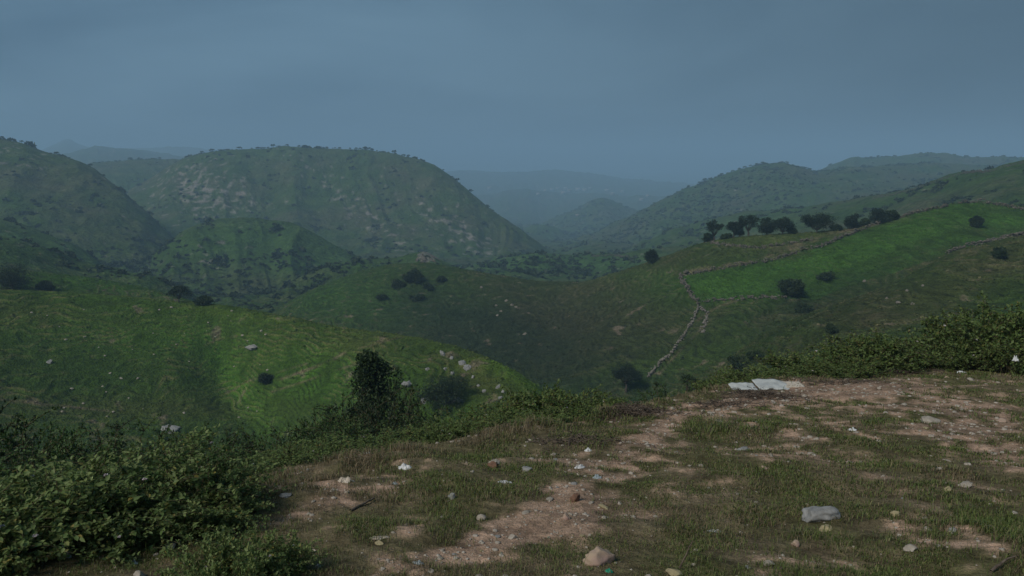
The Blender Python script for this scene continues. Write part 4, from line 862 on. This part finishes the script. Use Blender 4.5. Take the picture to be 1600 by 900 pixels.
rock(593, 848, 14, 7, M_syel, 'yellowish stone below the white strip')
rock(706, 775, 12, 12, M_sgrey, 'grey upright stone in the turf left of the bare patch')
rock(752, 808, 16, 10, M_stone, 'cluster like pale stone at the left rim of the bare patch')
rock(884, 806, 14, 12, M_spink, 'pale pinkish stone in the middle of the bare patch')
rock(801, 838, 16, 8, M_stone, 'pale stone in a grass tuft on the bare patch')
rock(1400, 803, 16, 9, M_syel, 'beige stone right of the largest grey stone')
rock(1242, 849, 14, 10, M_spink, 'buff stone near the bottom below the grey stone')
rock(1202, 880, 18, 8, M_stone, 'pale stone near the bottom right of the dry stick')
rock(1450, 827, 12, 8, M_stone, 'pale stone at lower right beside a twin grey stone')
rock(1487, 827, 12, 8, M_sgrey, 'grey stone at lower right beside a twin pale stone')
rock(1481, 764, 12, 8, M_syel, 'pale yellow stone in the right turf')
rock(1423, 857, 20, 9, M_stone, 'flat pale stone at the bottom right')
rock(218, 897, 16, 10, M_stone, 'pale stone at the bottom edge below the left thicket')
rock(830, 640, 1, 1, M_stone, 'tiny pale stone hidden in the hedge') if False else None

# ------------------------------------------------------------ litter
def crumple(px, py, wp, hp, mat, label, name='plastic_bag', cat='plastic bag', rough=.3, r_fix=None, dz=0, rz=None, sq=.6):
    """thin crumpled sheet lying in a heap"""
    p, r_ = hit(px, py+hp*.4, 2.0)
    if r_fix: p = at_r(px, r_fix, py); r_ = r_fix; th, wv = ray(px, py+hp*.4); p[2] = wv*r_
    sc_ = math.hypot(r_, p[2])/F; n = 22; a_, b_ = np.meshgrid(np.linspace(-1, 1, n), np.linspace(-1, 1, n), indexing='ij'); s0 = rng.uniform(0, 99)
    rad = 1+.28*gn(np.arctan2(b_, a_)*1.4+s0, a_*0, 3); k = np.maximum(np.abs(a_), np.abs(b_))/np.maximum(np.hypot(a_, b_), 1e-6)
    X = a_*k*rad*.5; Y = b_*k*rad*.5; rr_ = np.hypot(X, Y)*2
    Zz = np.clip(1-rr_**2, 0, 1)*.3+rough*1.6*np.abs(fbm(X*3.2+s0, Y*3.2, 5, 4, .4))*1.2*np.clip(1.3-rr_, .2, 1)
    Z2 = Zz*.2-.02
    top = np.stack([X*wp, Y*wp*sq, Zz*hp*1.1], -1).reshape(-1, 3)*sc_; bot = np.stack([X*wp, Y*wp*sq, Z2*hp-.5], -1).reshape(-1, 3)*sc_
    i_, j_ = np.meshgrid(np.arange(n-1), np.arange(n-1), indexing='ij'); q = (i_*n+j_).ravel(); Fq = np.stack([q, q+n, q+n+1, q+1], 1)
    ring = np.concatenate([np.arange(n)*n, (n-1)*n+np.arange(1, n), (np.arange(n-2, -1, -1))*n+n-1, np.arange(n-2, 0, -1)]); rn = np.roll(ring, -1)
    Fs = np.stack([ring, ring+n*n, rn+n*n, rn], 1); me = np_mesh(name, np.concatenate([top, bot]), np.concatenate([Fq, Fq[:, ::-1]+n*n, Fs]), mat, True)
    o = link(name, me); o.location = p+np.array([0, 0, dz]); o.rotation_euler.z = rz if rz is not None else rng.uniform(-.2, .2); return tag(o, label, cat)
crumple(573, 710, 19, 17, M_white, 'white crumpled plastic bag caught on the hedge left of centre', r_fix=7.6)
crumple(633, 727, 22, 11, M_white, 'white crumpled plastic bag lying where the hedge meets the turf')
crumple(539, 748, 24, 11, M_paper, 'beige folded sheet of card at the left of the turf', 'card_sheet', 'card')
crumple(101, 863, 16, 20, M_white, 'white crumpled bag under the left thicket beside teal plastic')
crumple(112, 850, 26, 16, M_teal, 'dark teal plastic sheet caught under the left thicket', 'plastic_sheet', 'plastic sheet')
crumple(124, 858, 14, 8, M_blue, 'pale blue plastic scrap right of the teal sheet', 'plastic_scrap', 'litter')
crumple(20, 890, 9, 12, M_teal, 'small teal plastic scrap at the bottom left corner', 'plastic_scrap', 'litter')
crumple(208, 878, 14, 7, M_white, 'small white paper scrap on the ground under the left thicket', 'paper_scrap', 'litter')
crumple(789, 752, 22, 4, M_white, 'thin white strip of paper on the turf below the brown rock', 'paper_scrap', 'litter', sq=.4)
crumple(905, 728, 20, 8, M_white, 'white forked paper scrap at the top of the turf in the middle', 'paper_scrap', 'litter', sq=.4, rz=.5)
crumple(933, 744, 15, 8, M_blue, 'pale bluish crushed cup in the middle of the turf', 'plastic_scrap', 'litter')
crumple(1117, 829, 25, 5, M_white, 'white torn paper strip in the grass right of the pink rock', 'paper_scrap', 'litter', sq=.35)
crumple(590, 839, 34, 5, M_paper, 'long pale strip of bark or paper at lower left turf', 'paper_scrap', 'litter', sq=.3, rz=.25)
crumple(468, 882, 12, 4, M_blue, 'flat pale blue scrap near the bottom left bush', 'plastic_scrap', 'litter')
crumple(652, 878, 18, 6, M_blue, 'flat blue grey scrap at the bottom left of the bare patch', 'plastic_scrap', 'litter')
crumple(951, 891, 13, 8, M_green, 'bright green plastic scrap below the pink rock', 'plastic_scrap', 'litter')
crumple(1332, 670, 13, 4, M_white, 'small bluish white scrap on the turf at right', 'plastic_scrap', 'litter')
crumple(919, 702, 12, 6, M_white, 'small white scrap near the hedge end', 'paper_scrap', 'litter')
crumple(617, 754, 9, 6, M_blue, 'small dull blue scrap in the left turf', 'plastic_scrap', 'litter')
crumple(828, 686, 24, 12, M_blue, 'pale blue plastic sheet tangled in the foot of the hedge', 'plastic_sheet', 'plastic sheet', r_fix=8.2)
crumple(870, 680, 16, 8, M_blue, 'small pale blue rag in the hedge right of the plastic sheet', 'plastic_scrap', 'litter', r_fix=8.8)
crumple(1587, 560, 8, 9, M_white, 'small white bag hanging in the hedge at the right edge', r_fix=18.2)
crumple(1502, 581, 14, 4, M_white, 'white scrap on the turf before the right hedge', 'paper_scrap', 'litter')
crumple(1232, 620, 14, 3.5, M_rub, 'dark worn shoe sole lying on the bare earth below the slabs', 'shoe_sole', 'shoe', sq=.5)
# the pale slabs at the edge: thin bowed sheets
def slab(px, py, wp, hp, mat, label, bow=.3, tilt=0.):
    p, r_ = hit(px, py+hp*.5, 2.0); sc_ = r_/F*1.03; n, m = 26, 12; a_, b_ = np.meshgrid(np.linspace(-1, 1, n), np.linspace(-1, 1, m), indexing='ij')
    s0 = rng.uniform(0, 99); X = a_*wp*.5*(1+.05*gn(b_*2+s0, b_*0, 1)); Y = b_*wp*.42*(1+.25*gn(a_*1.5+s0, a_*0, 2)); Zt = hp*(.55+bow*(1-a_**2)+.22*gn(a_*2.2+s0, b_*1.2, 3)-.35*b_*-1)+tilt*a_*hp
    th_ = hp*.3; top = np.stack([X, Y, Zt], -1).reshape(-1, 3)*sc_; bot = np.stack([X, Y, Zt-th_], -1).reshape(-1, 3)*sc_
    i_, j_ = np.meshgrid(np.arange(n-1), np.arange(m-1), indexing='ij'); q = (i_*m+j_).ravel(); Fq = np.stack([q, q+m, q+m+1, q+1], 1)
    ring = np.concatenate([np.arange(n)*m, (n-1)*m+np.arange(1, m), (np.arange(n-2, -1, -1))*m+m-1, np.arange(m-2, 0, -1)]); rn = np.roll(ring, -1)
    me = np_mesh('sheet', np.concatenate([top, bot]), np.concatenate([Fq, Fq[:, ::-1]+n*m, np.stack([ring, ring+n*m, rn+n*m, rn], 1)]), mat, True)
    o = link('sheet', me); o.location = p; return tag(o, label, 'sheet')
slab(1162, 606, 38, 5.5, M_slab, 'pale bowed sheet with dark hollow beneath at the ground edge')
slab(1206, 602, 48, 4.5, M_slab, 'longer pale sheet right of the bowed one at the ground edge', .5, -.2)
slab(1238, 601, 30, 2.5, M_paper, 'thin beige sheet at the right end of the pale sheets', .2)
# ring, sticks, brush
def stick(p0, p1, rad, label, lift=.02, mat=M_twig, rup=0.):
    a_, r1 = hit(*p0, 2.0)
    if rup: th, wv = ray(*p1); b_ = np.array([r1*math.sin(th), r1*math.cos(th), wv*r1])
    else: b_, _ = hit(*p1, 2.0); b_ = b_+np.array([0, 0, lift])
    t_ = np.linspace(0, 1, 10)[:, None]; P = a_*(1-t_)+b_*t_+np.array([0, 0, 1.])*lift*.5; L_ = np.linalg.norm(b_-a_); P += np.cumsum(rng.normal(size=(10, 3)), axis=0)*L_*.012; P -= a_
    Vv, Ff = tubes([(P, np.linspace(rad, rad*.55, 10))], 7); o = link('stick', np_mesh('stick', Vv, Ff, mat, True)); o.location = a_; return tag(o, label, 'stick')
stick((1061,890), (1081,846), .0055, 'bare curved dry stick standing up beside a beige stone', rup=1)
stick((547,799), (584,780), .012, 'thick dry stick lying in the left turf')
stick((1549,896), (1588,874), .009, 'dark dry stick lying in the bottom right corner')
stick((1100,640), (1140,630), .01, 'dry stick at the edge of the dead brush')
a_, r_ = hit(488, 864, 2.); tt = np.linspace(0, 2*math.pi, 25); Vv, Ff = tubes([(np.stack([np.cos(tt)*.019, np.sin(tt)*.014, .012+0*tt], 1), np.full(25, .0045))], 6)
o = link('ring', np_mesh('ring', Vv, Ff, M_paper, True)); o.location = a_; tag(o, 'small pale ring shaped scrap in the grass near the low flowering bush', 'ring')
crumple(497, 884, 11, 9, M_white, 'small white crushed cup at the bottom near the low bush', 'paper_cup', 'cup')
def brush_pile(px, py, wm, dm, h, n, label):
    p, r_ = hit(px, py, 2.); paths = []
    for k in range(n):
        c = np.array([rng.normal(0, wm*.3), rng.normal(0, dm*.3), 0]); hh = h*math.exp(-(c[0]/(wm*.4))**2); c[2] = rng.uniform(0, hh); d = runit(1)[0]*[1, 1, .35]; l = rng.uniform(.1, .4)
        t_ = np.linspace(-.5, .5, 6)[:, None]; P = c+d*l*t_+rng.normal(size=(6, 3))*.012; P[:, 2] += gz(P[:, 0]+p[0], P[:, 1]+p[1])-p[2]; paths.append((P, np.linspace(.006, .002, 6)))
    Vv, Ff = tubes(paths, 4); o = link('dead_brush', np_mesh('dead_brush', Vv, Ff, M_deb, True)); o.location = p; return tag(o, label, 'dead brush', 'heaps of dead brush')
M_deb = plain_mat('dead_twigs', (.15,.12,.095), (.06,.048,.04), 20)
brush_pile(1190, 619, 1.2, .8, .10, 260, 'dark heap of dead twigs in front of the pale sheets')
brush_pile(1125, 634, 1.1, .5, .05, 120, 'thin scatter of dead twigs left of the pale sheets')
brush_pile(985, 648, 1.0, .6, .12, 300, 'dark tangle of dead twigs at the end of the middle hedge')
brush_pile(900, 690, 1.0, .35, .04, 110, 'low line of dead twigs below the middle hedge')
brush_pile(1390, 583, 1.8, .6, .12, 300, 'dead twigs piled under the right hedge')
brush_pile(1300, 600, 2.0, .5, .05, 160, 'thin dead twigs along the foot of the right hedge')

sc.cycles.volume_bounces = 2; sc.cycles.max_bounces = 6
